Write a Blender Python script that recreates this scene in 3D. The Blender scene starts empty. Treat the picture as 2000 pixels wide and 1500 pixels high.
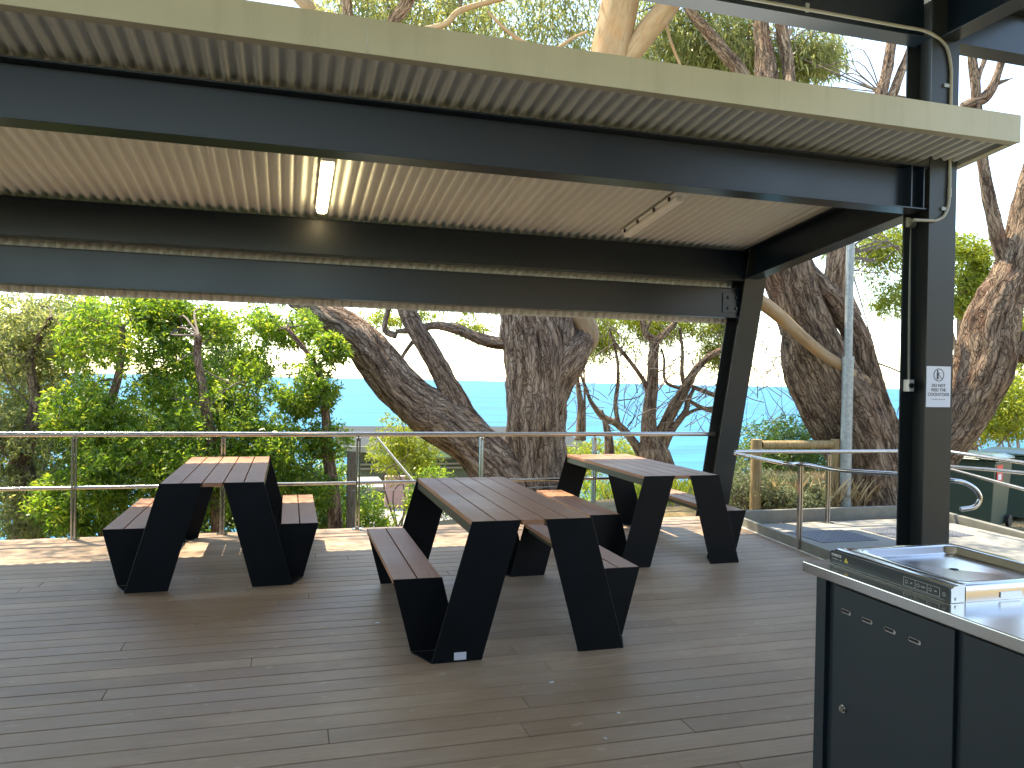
import bpy, bmesh, math, random
import numpy as np
from mathutils import Vector, Matrix, noise
S = bpy.context.scene
COL = S.collection
R = math.radians
random.seed(7)

# ------------------------------------------------------------------ camera
F = 1500.0; ROLL = .0195; YAW = R(16.2); PITCH = math.atan(5.7 / 1500); EYE = 1.59
f0 = Vector((math.sin(YAW), math.cos(YAW), 0)); r0 = Vector((math.cos(YAW), -math.sin(YAW), 0)); up = Vector((0, 0, 1))
FW = f0 * math.cos(PITCH) - up * math.sin(PITCH); U0 = up * math.cos(PITCH) + f0 * math.sin(PITCH)
RC = r0 * math.cos(ROLL) + U0 * math.sin(ROLL); UC = -r0 * math.sin(ROLL) + U0 * math.cos(ROLL)
C = Vector((0, 0, EYE))
cd = bpy.data.cameras.new('camera'); cam = bpy.data.objects.new('camera', cd); COL.objects.link(cam)
cd.sensor_width = 36; cd.lens = 27.0; cd.clip_start = .05; cd.clip_end = 90000
cam.matrix_world = Matrix(((RC.x, UC.x, -FW.x, 0), (RC.y, UC.y, -FW.y, 0), (RC.z, UC.z, -FW.z, EYE), (0, 0, 0, 1)))
S.camera = cam

# ------------------------------------------------------------------ light
SUN = Vector((-.27, .34, 1.0)).normalized()
EL = math.asin(SUN.z); AZ = math.atan2(SUN.x, SUN.y)
w = bpy.data.worlds.new('World'); S.world = w; w.use_nodes = True
nt = w.node_tree; nt.nodes.clear()
sky = nt.nodes.new('ShaderNodeTexSky'); sky.sky_type = 'NISHITA'; sky.sun_disc = False
sky.sun_elevation = EL; sky.sun_rotation = AZ; sky.altitude = 20; sky.air_density = 1.0; sky.dust_density = .2; sky.ozone_density = 2.5
bg = nt.nodes.new('ShaderNodeBackground'); bg.inputs[1].default_value = .15
wo = nt.nodes.new('ShaderNodeOutputWorld')
nt.links.new(sky.outputs[0], bg.inputs[0]); nt.links.new(bg.outputs[0], wo.inputs[0])
sl = bpy.data.lights.new('sun', 'SUN'); sl.energy = 2.5; sl.angle = R(.53); sl.color = (1, .95, .86)
so = bpy.data.objects.new('sun', sl); COL.objects.link(so)
so.rotation_euler = SUN.to_track_quat('Z', 'Y').to_euler()
S.view_settings.view_transform = 'Standard'; S.view_settings.look = 'None'
S.view_settings.exposure = 2.5; S.view_settings.gamma = 1
S.view_settings.use_white_balance = True; S.view_settings.white_balance_temperature = 8000; S.view_settings.white_balance_tint = 8
S.render.engine = 'CYCLES'
S.cycles.max_bounces = 8; S.cycles.diffuse_bounces = 4; S.cycles.glossy_bounces = 4; S.cycles.transmission_bounces = 6
S.cycles.transparent_max_bounces = 8; S.cycles.use_denoising = True; S.cycles.sample_clamp_indirect = 6


# ------------------------------------------------------------------ pixel helpers (photo pixels, 2000 x 1500)
def ray(x, y): return FW + RC * ((x - 1000) / F) - UC * ((y - 750) / F)
def at(x, y, D): return C + ray(x, y) * D
def onx(x, y, X): d = ray(x, y); return C + d * (X / d.x)
def ony(x, y, Y): d = ray(x, y); return C + d * (Y / d.y)
def onz(x, y, Z): d = ray(x, y); return C + d * ((Z - EYE) / d.z)


# ------------------------------------------------------------------ materials
def mat(name, col=(.5, .5, .5), rough=.5, metal=0., spec=.5, build=None):
    m = bpy.data.materials.new(name); m.use_nodes = True
    b = m.node_tree.nodes['Principled BSDF']
    b.inputs['Base Color'].default_value = (*col, 1); b.inputs['Roughness'].default_value = rough
    b.inputs['Metallic'].default_value = metal; b.inputs['Specular IOR Level'].default_value = spec
    if build: build(m.node_tree, b)
    return m

def N(nt, t, **k):
    n = nt.nodes.new(t)
    for a, v in k.items(): setattr(n, a, v)
    return n

def noisen(nt, scale, detail=4, stretch=(1, 1, 1), src=None, rough=.55):
    tc = src or N(nt, 'ShaderNodeTexCoord').outputs['Object']
    mp = N(nt, 'ShaderNodeMapping'); mp.inputs['Scale'].default_value = stretch
    nt.links.new(tc, mp.inputs[0])
    n = N(nt, 'ShaderNodeTexNoise'); n.inputs['Scale'].default_value = scale; n.inputs['Detail'].default_value = detail
    n.inputs['Roughness'].default_value = rough
    nt.links.new(mp.outputs[0], n.inputs['Vector'])
    return n.outputs['Fac']

def ramp(nt, fac, stops):
    r = N(nt, 'ShaderNodeValToRGB'); e = r.color_ramp.elements
    while len(e) < len(stops): e.new(.5)
    for i, (p, c) in enumerate(stops):
        e[i].position = p; e[i].color = (*c, 1) if len(c) == 3 else c
    nt.links.new(fac, r.inputs[0]); return r.outputs[0]

def mixc(nt, fac, a, b, mode='MIX'):
    m = N(nt, 'ShaderNodeMix', data_type='RGBA', blend_type=mode)
    if isinstance(fac, (int, float)): m.inputs[0].default_value = fac
    else: nt.links.new(fac, m.inputs[0])
    for i, v in ((6, a), (7, b)):
        if isinstance(v, tuple): m.inputs[i].default_value = (*v, 1)
        else: nt.links.new(v, m.inputs[i])
    return m.outputs[2]

def bump(nt, b, h, strength=.3, dist=.01):
    n = N(nt, 'ShaderNodeBump'); n.inputs['Strength'].default_value = strength; n.inputs['Distance'].default_value = dist
    nt.links.new(h, n.inputs['Height']); nt.links.new(n.outputs[0], b.inputs['Normal'])

def mapr(nt, v, a, b, c, d):
    n = N(nt, 'ShaderNodeMapRange')
    for i, x in enumerate((a, b, c, d)): n.inputs[i + 1].default_value = x
    nt.links.new(v, n.inputs[0]); return n.outputs[0]

def plank_mat(name, dark, light, scuff, axis):
    st = (.35, 14, 14) if axis == 0 else (14, .35, 14)
    def bld(nt, b):
        at_ = N(nt, 'ShaderNodeAttribute', attribute_name='rnd').outputs['Fac']
        base = ramp(nt, at_, [(0, dark), (.5, tuple((a + c) / 2 for a, c in zip(dark, light))), (1, light)])
        g = noisen(nt, 9, 5, st)
        c = mixc(nt, mapr(nt, g, .3, .75, 0, .55), base, tuple(x * .62 for x in dark))
        big = noisen(nt, 1.3, 6, (.6, 1.6, 1), rough=.65)
        c = mixc(nt, mapr(nt, big, .48, .7, 0, .65), c, scuff)
        dk = noisen(nt, 2.6, 6, (.35, 1.2, 1), rough=.7)
        c = mixc(nt, mapr(nt, dk, .52, .7, 0, .3), c, tuple(x * .6 for x in dark))
        st2 = noisen(nt, 16, 3, (.5, 1, 1))
        c = mixc(nt, mapr(nt, st2, .64, .8, 0, .45), c, tuple(min(1, x * 1.5) for x in scuff))
        nt.links.new(c, b.inputs['Base Color'])
        nt.links.new(mapr(nt, big, .3, .7, .42, .6), b.inputs['Roughness'])
        bump(nt, b, g, .35, .003)
    return mat(name, dark, .5, 0, .5, bld)

M = {}
M['deck'] = plank_mat('deck_board', (.295, .198, .128), (.42, .292, .193), (.48, .37, .268), 0)
M['slat'] = plank_mat('brown_slat', (.33, .145, .068), (.43, .20, .105), (.44, .24, .15), 1)
def steelpaint(lo, hi):
    def f(nt, b):
        g = noisen(nt, .8, 3)
        nt.links.new(mapr(nt, g, .3, .7, lo, hi), b.inputs['Roughness'])
    return f
M['frame'] = mat('charcoal_paint', (.0045, .0115, .021), .3, 0, .5, steelpaint(.27, .34))
M['column'] = mat('slate_paint', (.022, .027, .028), .4, 0, .4, steelpaint(.3, .4))
def blk(nt, b):
    g = noisen(nt, 5, 5)
    nt.links.new(ramp(nt, g, [(.3, (.002, .0035, .005)), (.75, (.004, .006, .008))]), b.inputs['Base Color'])
M['black'] = mat('black_powdercoat', (.003, .005, .007), .5, 0, .2, blk)
M['under'] = mat('shadow_joist', (.012, .01, .009), .9)
def sheet(nt, b):
    g = noisen(nt, 2.2, 5, (1, .3, 1))
    nt.links.new(ramp(nt, g, [(.3, (.60, .62, .585)), (.7, (.68, .70, .665))]), b.inputs['Base Color'])
M['sheet'] = mat('beige_roof_sheet', (.5, .45, .38), .45, 0, .4, sheet)
def fas(nt, b):
    g = noisen(nt, 1.2, 5, (1, 3, 3))
    c = ramp(nt, g, [(.3, (.44, .44, .335)), (.7, (.48, .475, .37))]); st = noisen(nt, 7, 5, (1, 1, .08)); c = mixc(nt, mapr(nt, st, .55, .75, 0, .28), c, (.3, .28, .2)); sp = noisen(nt, 40, 3); c = mixc(nt, mapr(nt, sp, .66, .8, 0, .3), c, (.25, .22, .16)); nt.links.new(c, b.inputs['Base Color'])
M['fascia'] = mat('cream_fascia', (.46, .455, .35), .45, 0, .4, fas)
def stl(nt, b):
    g2 = noisen(nt, 3, 2)
    nt.links.new(mapr(nt, g2, .3, .7, .14, .2), b.inputs['Roughness'])
M['steel'] = mat('stainless_steel', (.62, .6, .57), .22, 1, .5, stl)
M['tray'] = mat('polished_steel', (.66, .66, .68), .12, 1, .5, stl)
M['railsteel'] = mat('handrail_steel', (.5, .475, .45), .22, 1)
def galv(nt, b):
    g = noisen(nt, 25, 3)
    nt.links.new(ramp(nt, g, [(.35, (.26, .29, .29)), (.65, (.36, .39, .38))]), b.inputs['Base Color'])
M['galv'] = mat('galvanised', (.3, .33, .33), .5, .35, .5, galv)
def conc(nt, b):
    g = noisen(nt, 1.6, 8, rough=.65); f = noisen(nt, 60, 3)
    c = ramp(nt, g, [(.3, (.2, .195, .175)), (.7, (.29, .283, .255))])
    c = mixc(nt, mapr(nt, f, .55, .8, 0, .35), c, (.24, .22, .18))
    nt.links.new(c, b.inputs['Base Color']); bump(nt, b, f, .2, .003)
M['concrete'] = mat('concrete', (.4, .38, .33), .85, 0, .3, conc)
def kerbm(nt, b):
    g = noisen(nt, 4, 6); 
    nt.links.new(ramp(nt, g, [(.3, (.15, .15, .13)), (.7, (.24, .235, .2))]), b.inputs['Base Color'])
M['kerb'] = mat('kerb_steel', (.2, .2, .17), .6, .2, .4, kerbm)
M['pad'] = mat('tread_pad', (.11, .12, .14), .5, .2)
M['pipe'] = mat('grey_conduit', (.30, .30, .25), .45)
M['white'] = mat('white_plastic', (.86, .86, .84), .3)
M['paper'] = mat('paper', (.66, .67, .72), .6)
M['ink'] = mat('ink', (.02, .02, .025), .6)
M['print'] = mat('white_print', (.7, .7, .68), .5)
M['yellow'] = mat('warning_yellow', (.75, .6, .08), .5)
M['panel'] = mat('control_panel', (.022, .028, .030), .3)
M['rubber'] = mat('black_rubber', (.01, .01, .01), .6)
M['red'] = mat('red_sticker', (.65, .03, .02), .5)
M['bin'] = mat('green_bin_plastic', (.045, .075, .06), .42, 0, .4)
M['bin2'] = mat('green_bin_plastic_side', (.05, .08, .065), .45, 0, .4)
M['lid'] = mat('green_lid', (.09, .15, .12), .3)
def lampm(nt, b):
    b.inputs['Emission Color'].default_value = (1, .86, .55, 1); b.inputs['Emission Strength'].default_value = 3
M['lamp'] = mat('lit_tube', (.9, .9, .85), .4, 0, .5, lampm)
def timb(nt, b):
    g = noisen(nt, 12, 5, (4, 4, .5)); c = ramp(nt, g, [(.3, (.20, .13, .06)), (.7, (.42, .31, .16))])
    nt.links.new(c, b.inputs['Base Color']); bump(nt, b, g, .4, .006)
M['timber'] = mat('treated_pine', (.35, .26, .13), .8, 0, .2, timb)
def timbg(nt, b):
    g = noisen(nt, 12, 5, (4, 4, .5)); c = ramp(nt, g, [(.3, (.07, .06, .045)), (.7, (.16, .14, .11))])
    nt.links.new(c, b.inputs['Base Color']); bump(nt, b, g, .4, .006)
M['oldtimber'] = mat('weathered_timber', (.12, .1, .08), .85, 0, .2, timbg)
def bark(stops, red=None, sc=1.0, bs=1.0, crack=.65):
    def f(nt, b):
        a = N(nt, 'ShaderNodeAttribute', attribute_name='bk').outputs['Vector']
        n1 = noisen(nt, 16 * sc, 7, (1, 1, .16), a, .65)
        n2 = noisen(nt, 3.0, 4, (1, 1, .7), a)
        n3 = noisen(nt, 60 * sc, 4, (1, 1, .2), a)
        nd = N(nt, 'ShaderNodeTexNoise'); nd.inputs['Scale'].default_value = 5; nt.links.new(a, nd.inputs['Vector'])
        vm = N(nt, 'ShaderNodeVectorMath', operation='MULTIPLY_ADD'); nt.links.new(nd.outputs['Color'], vm.inputs[0]); vm.inputs[1].default_value = (.22, .22, .5); nt.links.new(a, vm.inputs[2])
        mp = N(nt, 'ShaderNodeMapping'); mp.inputs['Scale'].default_value = (1, 1, .09); nt.links.new(vm.outputs[0], mp.inputs[0])
        vo = N(nt, 'ShaderNodeTexVoronoi', feature='DISTANCE_TO_EDGE'); vo.inputs['Scale'].default_value = 17 * sc; nt.links.new(mp.outputs[0], vo.inputs['Vector'])
        ck = mapr(nt, vo.outputs['Distance'], .0, .10, 1, 0)
        c = ramp(nt, n1, stops)
        if red: c = mixc(nt, mapr(nt, n2, .52, .72, 0, .7), c, red)
        c = mixc(nt, mapr(nt, n3, .5, .75, 0, .6), c, stops[0][1])
        m_ = N(nt, 'ShaderNodeMath', operation='MULTIPLY'); nt.links.new(ck, m_.inputs[0]); m_.inputs[1].default_value = crack
        c = mixc(nt, m_.outputs[0], c, stops[0][1])
        nt.links.new(c, b.inputs['Base Color'])
        ad = N(nt, 'ShaderNodeMath', operation='MULTIPLY_ADD'); nt.links.new(n3, ad.inputs[0]); ad.inputs[1].default_value = .35
        nt.links.new(n1, ad.inputs[2])
        a2 = N(nt, 'ShaderNodeMath', operation='MULTIPLY_ADD'); nt.links.new(ck, a2.inputs[0]); a2.inputs[1].default_value = -.5 * crack; nt.links.new(ad.outputs[0], a2.inputs[2])
        bump(nt, b, a2.outputs[0], bs, .05)
    return f
M['bark'] = mat('rough_bark', (.2, .15, .1), .9, 0, .15, bark([(.32, (.042, .024, .016)), (.45, (.225, .145, .097)), (.64, (.50, .36, .255))], (.2, .14, .11)))
M['barkred'] = mat('red_brown_bark', (.2, .15, .1), .9, 0, .15, bark([(.32, (.035, .022, .016)), (.45, (.17, .115, .078)), (.64, (.40, .285, .195))], (.19, .09, .055)))
M['smooth'] = mat('pale_smooth_bark', (.5, .4, .28), .7, 0, .2, bark([(.25, (.2, .13, .07)), (.45, (.34, .225, .125)), (.7, (.43, .32, .2))], (.40, .20, .08), .4, .3, .12))
M['twig'] = mat('grey_twig', (.17, .135, .11), .85, 0, .2)

def leafm(name, stops, trans, tl=.45, rough=.45, spec=.4):
    m = bpy.data.materials.new(name); m.use_nodes = True; nt = m.node_tree
    b = nt.nodes['Principled BSDF']; out = nt.nodes['Material Output']
    a = N(nt, 'ShaderNodeAttribute', attribute_name='rnd').outputs['Fac']
    c = ramp(nt, a, stops); nt.links.new(c, b.inputs['Base Color'])
    b.inputs['Roughness'].default_value = rough; b.inputs['Specular IOR Level'].default_value = spec
    t = N(nt, 'ShaderNodeBsdfTranslucent'); c2 = mixc(nt, 1.0, c, trans, 'MULTIPLY'); nt.links.new(c2, t.inputs[0])
    mx = N(nt, 'ShaderNodeMixShader'); mx.inputs[0].default_value = tl
    nt.links.new(b.outputs[0], mx.inputs[1]); nt.links.new(t.outputs[0], mx.inputs[2]); nt.links.new(mx.outputs[0], out.inputs[0])
    return m
M['leafgreen'] = leafm('glossy_green_leaf', [(0, (.2, .11, .05)), (.03, (.04, .09, .02)), (.4, (.10, .19, .03)), (.75, (.22, .29, .045)), (1, (.42, .38, .10))], (2.2, 2.1, 1.1), .55, .35, .5)
M['leafolive'] = leafm('olive_leaf', [(0, (.09, .11, .05)), (.5, (.20, .22, .09)), (.85, (.33, .33, .15)), (1, (.40, .30, .2))], (1.9, 1.9, 1.25), .5, .4, .5)
M['leafyellow'] = leafm('yellow_green_leaf', [(0, (.09, .13, .02)), (.6, (.22, .26, .035)), (1, (.34, .30, .05))], (1.9, 1.9, 1.0), .45)
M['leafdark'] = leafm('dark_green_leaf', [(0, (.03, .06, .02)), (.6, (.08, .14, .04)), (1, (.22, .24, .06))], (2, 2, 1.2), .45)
M['leafgrey'] = leafm('grey_green_leaf', [(0, (.12, .15, .08)), (.6, (.24, .27, .15)), (1, (.34, .34, .2))], (1.3, 1.3, 1), .3, .7, .2)
M['straw'] = leafm('dry_grass', [(0, (.32, .19, .09)), (.5, (.58, .43, .24)), (1, (.72, .58, .36))], (1.2, 1.1, .9), .3, .7, .2)
M['litter'] = leafm('dry_leaf', [(0, (.12, .06, .03)), (.5, (.28, .17, .08)), (1, (.45, .33, .2))], (1.1, 1, .9), .15, .8, .2)
def grd(nt, b):
    n = noisen(nt, 1.5, 8, rough=.7); f = noisen(nt, 30, 4)
    c = ramp(nt, n, [(.3, (.10, .085, .035)), (.5, (.2, .15, .085)), (.7, (.12, .14, .05))])
    c = mixc(nt, mapr(nt, f, .5, .75, 0, .6), c, (.3, .22, .13)); nt.links.new(c, b.inputs['Base Color']); bump(nt, b, f, .5, .02)
M['ground'] = mat('leafy_ground', (.2, .15, .08), .95, 0, .1, grd)
def seam(nt, b):
    n = noisen(nt, .05, 9, (.22, 1, 1), rough=.68); n2 = noisen(nt, .006, 5, (.2, 1, 1))
    c = ramp(nt, n2, [(.35, (.001, .088, .18)), (.65, (.002, .14, .245))])
    c = mixc(nt, mapr(nt, n, .48, .62, 0, .6), c, (.001, .05, .12))
    c = mixc(nt, mapr(nt, n, .36, .46, .5, 0), c, (.02, .22, .29))
    nt.links.new(c, b.inputs['Base Color']); bump(nt, b, n, .4, 1.5)
M['sea'] = mat('sea_water', (.01, .3, .4), .5, 0, .1, seam)


# ------------------------------------------------------------------ object helpers
def tag(o, label=None, cat=None, group=None, kind=None):
    if label: o['label'] = label
    if cat: o['category'] = cat
    if group: o['group'] = group
    if kind: o['kind'] = kind
    return o

def empty(name, loc, label, cat, group=None):
    o = bpy.data.objects.new(name, None); COL.objects.link(o); o.location = loc; o.empty_display_size = .2
    return tag(o, label, cat, group)

def link(name, me, parent=None):
    o = bpy.data.objects.new(name, me); COL.objects.link(o)
    if parent is not None:
        o.parent = parent
        bpy.context.view_layer.update()
        o.matrix_parent_inverse = parent.matrix_world.inverted()
    return o

class MB:
    def __init__(s): s.v = []; s.f = []; s.sm = []; s.rnd = []; s.mi = []
    def poly(s, pts, faces, smooth=False, rnd=None, mi=0):
        k = len(s.v); s.v += [tuple(p) for p in pts]
        r = random.random() if rnd is None else rnd
        for f in faces: s.f.append(tuple(k + i for i in f)); s.sm.append(smooth); s.rnd.append(r); s.mi.append(mi)
    def box(s, x0, x1, y0, y1, z0, z1, rnd=None, mi=0):
        P = [(x, y, z) for z in (z0, z1) for y in (y0, y1) for x in (x0, x1)]
        s.poly(P, [(0, 2, 3, 1), (4, 5, 7, 6), (0, 1, 5, 4), (2, 6, 7, 3), (0, 4, 6, 2), (1, 3, 7, 5)], rnd=rnd, mi=mi)
    def hexa(s, P, rnd=None, mi=0):   # 8 points: bottom 4 ccw, top 4 ccw
        s.poly(P, [(3, 2, 1, 0), (4, 5, 6, 7), (0, 1, 5, 4), (1, 2, 6, 5), (2, 3, 7, 6), (3, 0, 4, 7)], rnd=rnd, mi=mi)
    def prism(s, pts, d, rnd=None, mi=0):   # polygon pts extruded along vector d
        n = len(pts); d = Vector(d); P = [Vector(p) for p in pts]; P += [p + d for p in P]
        s.poly(P, [tuple(range(n - 1, -1, -1)), tuple(range(n, 2 * n))] + [(i, (i + 1) % n, n + (i + 1) % n, n + i) for i in range(n)], rnd=rnd, mi=mi)
    def tube(s, pts, rad, n=10, cap=True, smooth=True, mi=0):
        P = [Vector(p) for p in pts]; m = len(P)
        rr = rad if isinstance(rad, (list, tuple)) else [rad] * m
        ref = None; rings = []
        for i in range(m):
            t = (P[min(i + 1, m - 1)] - P[max(i - 1, 0)]).normalized()
            if ref is None:
                ref = t.orthogonal().normalized()
            ref = (ref - t * ref.dot(t)).normalized(); b = t.cross(ref)
            rings.append([P[i] + (ref * math.cos(a) + b * math.sin(a)) * rr[i] for a in [2 * math.pi * k / n for k in range(n)]])
        V = [p for r_ in rings for p in r_]
        fs = [(i * n + k, i * n + (k + 1) % n, (i + 1) * n + (k + 1) % n, (i + 1) * n + k) for i in range(m - 1) for k in range(n)]
        r = random.random()
        s.poly(V, fs, smooth, r, mi)
        if cap:
            s.poly(rings[0][::-1], [tuple(range(n))], False, r, mi); s.poly(rings[-1], [tuple(range(n))], False, r, mi)
    def build(s, name, m, parent=None, bevel=0, seg=2):
        me = bpy.data.meshes.new(name); me.from_pydata(s.v, [], s.f)
        ms = m if isinstance(m, (list, tuple)) else [m]
        for k in ms: me.materials.append(k)
        me.polygons.foreach_set('use_smooth', s.sm); me.polygons.foreach_set('material_index', s.mi)
        a = me.attributes.new('rnd', 'FLOAT', 'FACE'); a.data.foreach_set('value', s.rnd)
        me.update()
        o = link(name, me, parent)
        if bevel:
            md = o.modifiers.new('bevel', 'BEVEL'); md.width = bevel; md.segments = seg; md.limit_method = 'ANGLE'; md.angle_limit = R(35)
        return o

def smooth_path(pts, n=6):
    out = []
    P = [np.array(p, float) for p in pts]
    for i in range(len(P) - 1):
        p0 = P[max(i - 1, 0)]; p1 = P[i]; p2 = P[i + 1]; p3 = P[min(i + 2, len(P) - 1)]
        for k in range(n):
            t = k / n
            out.append(.5 * (2 * p1 + (p2 - p0) * t + (2 * p0 - 5 * p1 + 4 * p2 - p3) * t * t + (3 * p1 - p0 - 3 * p2 + p3) * t ** 3))
    out.append(P[-1]); return out

def text_mesh(name, s, size, M4, m, parent, ext=.0004, align='CENTER', bold=0):
    cu = bpy.data.curves.new(name, 'FONT'); cu.body = s; cu.size = size; cu.extrude = ext; cu.align_x = align; cu.offset = bold
    o = bpy.data.objects.new(name, cu); COL.objects.link(o)
    bpy.context.view_layer.update()
    me = bpy.data.meshes.new_from_object(o.evaluated_get(bpy.context.evaluated_depsgraph_get()))
    bpy.data.objects.remove(o); me.transform(M4); me.materials.clear(); me.materials.append(m); me.name = name
    return link(name, me, parent)

def flatpoly(pts2, M4):  # local xy -> world
    return [M4 @ Vector((x, y, 0)) for x, y in pts2]

# ------------------------------------------------------------------ deck
def kerb_x(y): return 4.80 + .10 * (y - 6.37) if y < 7.95 else 4.96
d = MB(); y = -4.021
PITCHB = .143
rng = random.Random(3)
joints = {}
while y < 8.24:
    xm = kerb_x(y + .07) - .012; x = -15.0 + rng.uniform(0, 4.5)
    xs = [-15.0]
    while x < xm - .6: xs.append(x); x += rng.choice([3.6, 4.2, 5.4, 5.4])
    xs.append(xm)
    for a, b in zip(xs[:-1], xs[1:]):
        d.box(a + .0015, b - .0015, y, y + PITCHB - .0075, -.024, rng.uniform(-.0008, .0004))
    y += PITCHB
tag(d.build('deck', M['deck'], bevel=.002, seg=1), kind='structure')
d = MB(); d.box(-15, 4.3, -4, 8.2, -.2, -.03); d.box(-15, 4.95, 8.262, 8.29, -.22, -.002)
d.box(4.3, 4.72, 2.2, 8.2, -.2, -.03)
tag(d.build('deck_substructure', M['under']), kind='structure')

# ------------------------------------------------------------------ terrain and sea
def gh(x, y):
    base = -.75 + .70 * min(1, max(0, (x + 1.0) / 6.0))
    if x > 7.6: base -= min(.30, (x - 7.6) * .6)
    dd = max(0, y - 11.5)
    z = base - .06 * max(0, y - 8) - .19 * dd - .0012 * dd * dd
    if y < -9: z += min(14, (-9 - y) * .42)  # unseen hillside added behind the camera: blocks blue sky, bounces warm light
    z += .12 * noise.noise(Vector((x * .25, y * .25, 0)))
    return max(z, -24)
g = MB()
xs = [-160, -90, -50, -32, -22] + [(-16 + i * .8) for i in range(46)] + [24, 32, 50, 90, 160]
ys = [-70, -45, -30, -20, -14, -9, -4, 0, 2] + [3 + .5 * i for i in range(50)] + [30, 34, 40, 48, 58, 70, 85, 110, 140]
V = []
for yy in ys:
    for xx in xs:
        z = gh(xx, yy)
        if yy < 8.6 and xx < 7.8: z = min(z, -.32)
        V.append((xx, yy, z))
n = len(xs)
g.poly(V, [(j * n + i, j * n + i + 1, (j + 1) * n + i + 1, (j + 1) * n + i) for j in range(len(ys) - 1) for i in range(n - 1)], True)
tag(g.build('ground', M['ground']), kind='structure')
g = MB(); g.poly([(-60000, 60, -19), (60000, 60, -19), (60000, 70000, -19), (-60000, 70000, -19)], [(0, 1, 2, 3)])
tag(g.build('sea', M['sea']), kind='structure')

# ------------------------------------------------------------------ ramp
def rz(y): return 0 if y > 6.3 else -(6.3 - y) * .05
c = MB()
ysr = [2.0, 3, 4, 5, 6.3, 7.0, 7.68]
for a, b in zip(ysr[:-1], ysr[1:]):
    c.hexa([(kerb_x(a) + .05, a, rz(a) - .15), (7.62, a, rz(a) - .15), (7.62, b, rz(b) - .15), (kerb_x(b) + .05, b, rz(b) - .15),
            (kerb_x(a) + .05, a, rz(a)), (7.62, a, rz(a)), (7.62, b, rz(b)), (kerb_x(b) + .05, b, rz(b))])
tag(c.build('path', M['concrete']), kind='structure')
c = MB(); c.box(4.8, 7.9, 7.68, 7.80, -.2, -.035)
tag(c.build('path_edge', M['ground']), kind='structure')
k = MB()
for a, b in ((2.0, 6.3), (6.3, 7.86)):
    k.hexa([(kerb_x(a), a, -.02), (kerb_x(a) + .05, a, -.02), (kerb_x(b) + .05, b, -.02), (kerb_x(b), b, -.02),
            (kerb_x(a), a, .1), (kerb_x(a) + .05, a, .1), (kerb_x(b) + .05, b, .1), (kerb_x(b), b, .1)])
tag(k.build('kerb', M['kerb'], bevel=.004), kind='structure')
k = MB(); k.box(4.95, 7.76, 7.862, 7.93, -.15, .12); tag(k.build('far_kerb', M['kerb'], bevel=.004), kind='structure')
k = MB(); k.hexa([(7.70, 2, -.3), (7.78, 2, -.3), (7.78, 7.86, -.1), (7.70, 7.86, -.1), (7.70, 2, -.16), (7.78, 2, -.16), (7.78, 7.86, .11), (7.70, 7.86, .11)])
tag(k.build('side_kerb', M['kerb'], bevel=.004), kind='structure')
k = MB()
for a, b in ((4.0, 6.3), (6.3, 7.9)):
    k.hexa([(kerb_x(a) - .016, a, -.01), (kerb_x(a) - .002, a, -.01), (kerb_x(b) - .002, b, -.01), (kerb_x(b) - .016, b, -.01),
            (kerb_x(a) - .016, a, .006), (kerb_x(a) - .002, a, .006), (kerb_x(b) - .002, b, .006), (kerb_x(b) - .016, b, .006)])
tag(k.build('deck_trim', M['white']), kind='structure')
for (x0, x1, lb) in ((5.25, 5.95, 'dark studded tread pad nearest the deck in the concrete ramp'), (6.2, 7.2, 'wider dark studded tread pad behind the tall post on the ramp')):
    p = MB(); p.box(x0, x1, 6.62, 7.2, .001, .006)
    nx = int((x1 - x0) / .05); 
    for i in range(nx):
        for j in range(11):
            cx = x0 + .03 + i * .05; cy = 6.645 + j * .05; s_ = .013
            p.poly([(cx - s_, cy - s_, .006), (cx + s_, cy - s_, .006), (cx + s_, cy + s_, .006), (cx - s_, cy + s_, .006), (cx, cy, .012)], [(0, 1, 4), (1, 2, 4), (2, 3, 4), (3, 0, 4)])
    tag(p.build('tread_pad', M['pad']), lb, 'tread pad', 'tread pads on the ramp')

# ------------------------------------------------------------------ shelter
sh = empty('picnic_shelter', (5.03, 5.12, 0), 'open charcoal steel picnic shelter with beige corrugated roof over the timber deck', 'shelter')
def hcol(x0, x1, yn, yf, z0, z1, m, name, label=None, tf=.014):
    b = MB(); xm = (x0 + x1) / 2
    def q(x0, x1, ya, yb):
        b.hexa([(x0, ya(z0), z0), (x1, ya(z0), z0), (x1, yb(z0), z0), (x0, yb(z0), z0), (x0, ya(z1), z1), (x1, ya(z1), z1), (x1, yb(z1), z1), (x0, yb(z1), z1)])
    q(x0, x1, yn, lambda z: yn(z) + tf); q(x0, x1, lambda z: yf(z) - tf, yf); q(xm - .006, xm + .006, lambda z: yn(z) + tf, lambda z: yf(z) - tf)
    o = b.build(name, m, sh, bevel=.0015, seg=1)
    if label: o['label'] = label
    return o
hcol(4.9, 5.17, lambda z: 4.987, lambda z: 5.263, -.15, 4.80, M['column'], 'column', 'tall upright steel post beside the barbecue')
hcol(4.9, 5.17, lambda z: 8.266 - .2535 * z, lambda z: 8.536 - .2535 * z, -.5, 3.13, M['column'], 'column', 'leaning steel post at the railing corner')
p = MB(); p.box(4.82, 5.25, 4.93, 5.32, -.05, -.02); p.build('base_plate', M['column'], sh)
def zr(y): return 3.30 - .114 * (y - 6.143)
def ibeam_x(x0, x1, yc, z0, z1, wf=.19, tf=.013, name='beam', label=None, m='frame'):
    b = MB(); h = wf / 2
    b.box(x0, x1, yc - h, yc + h, z0, z0 + tf); b.box(x0, x1, yc - h, yc + h, z1 - tf, z1); b.box(x0, x1, yc - .006, yc + .006, z0 + tf, z1 - tf)
    o = b.build(name, M[m], sh, bevel=.0015, seg=1)
    if label: o['label'] = label
    return o
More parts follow.
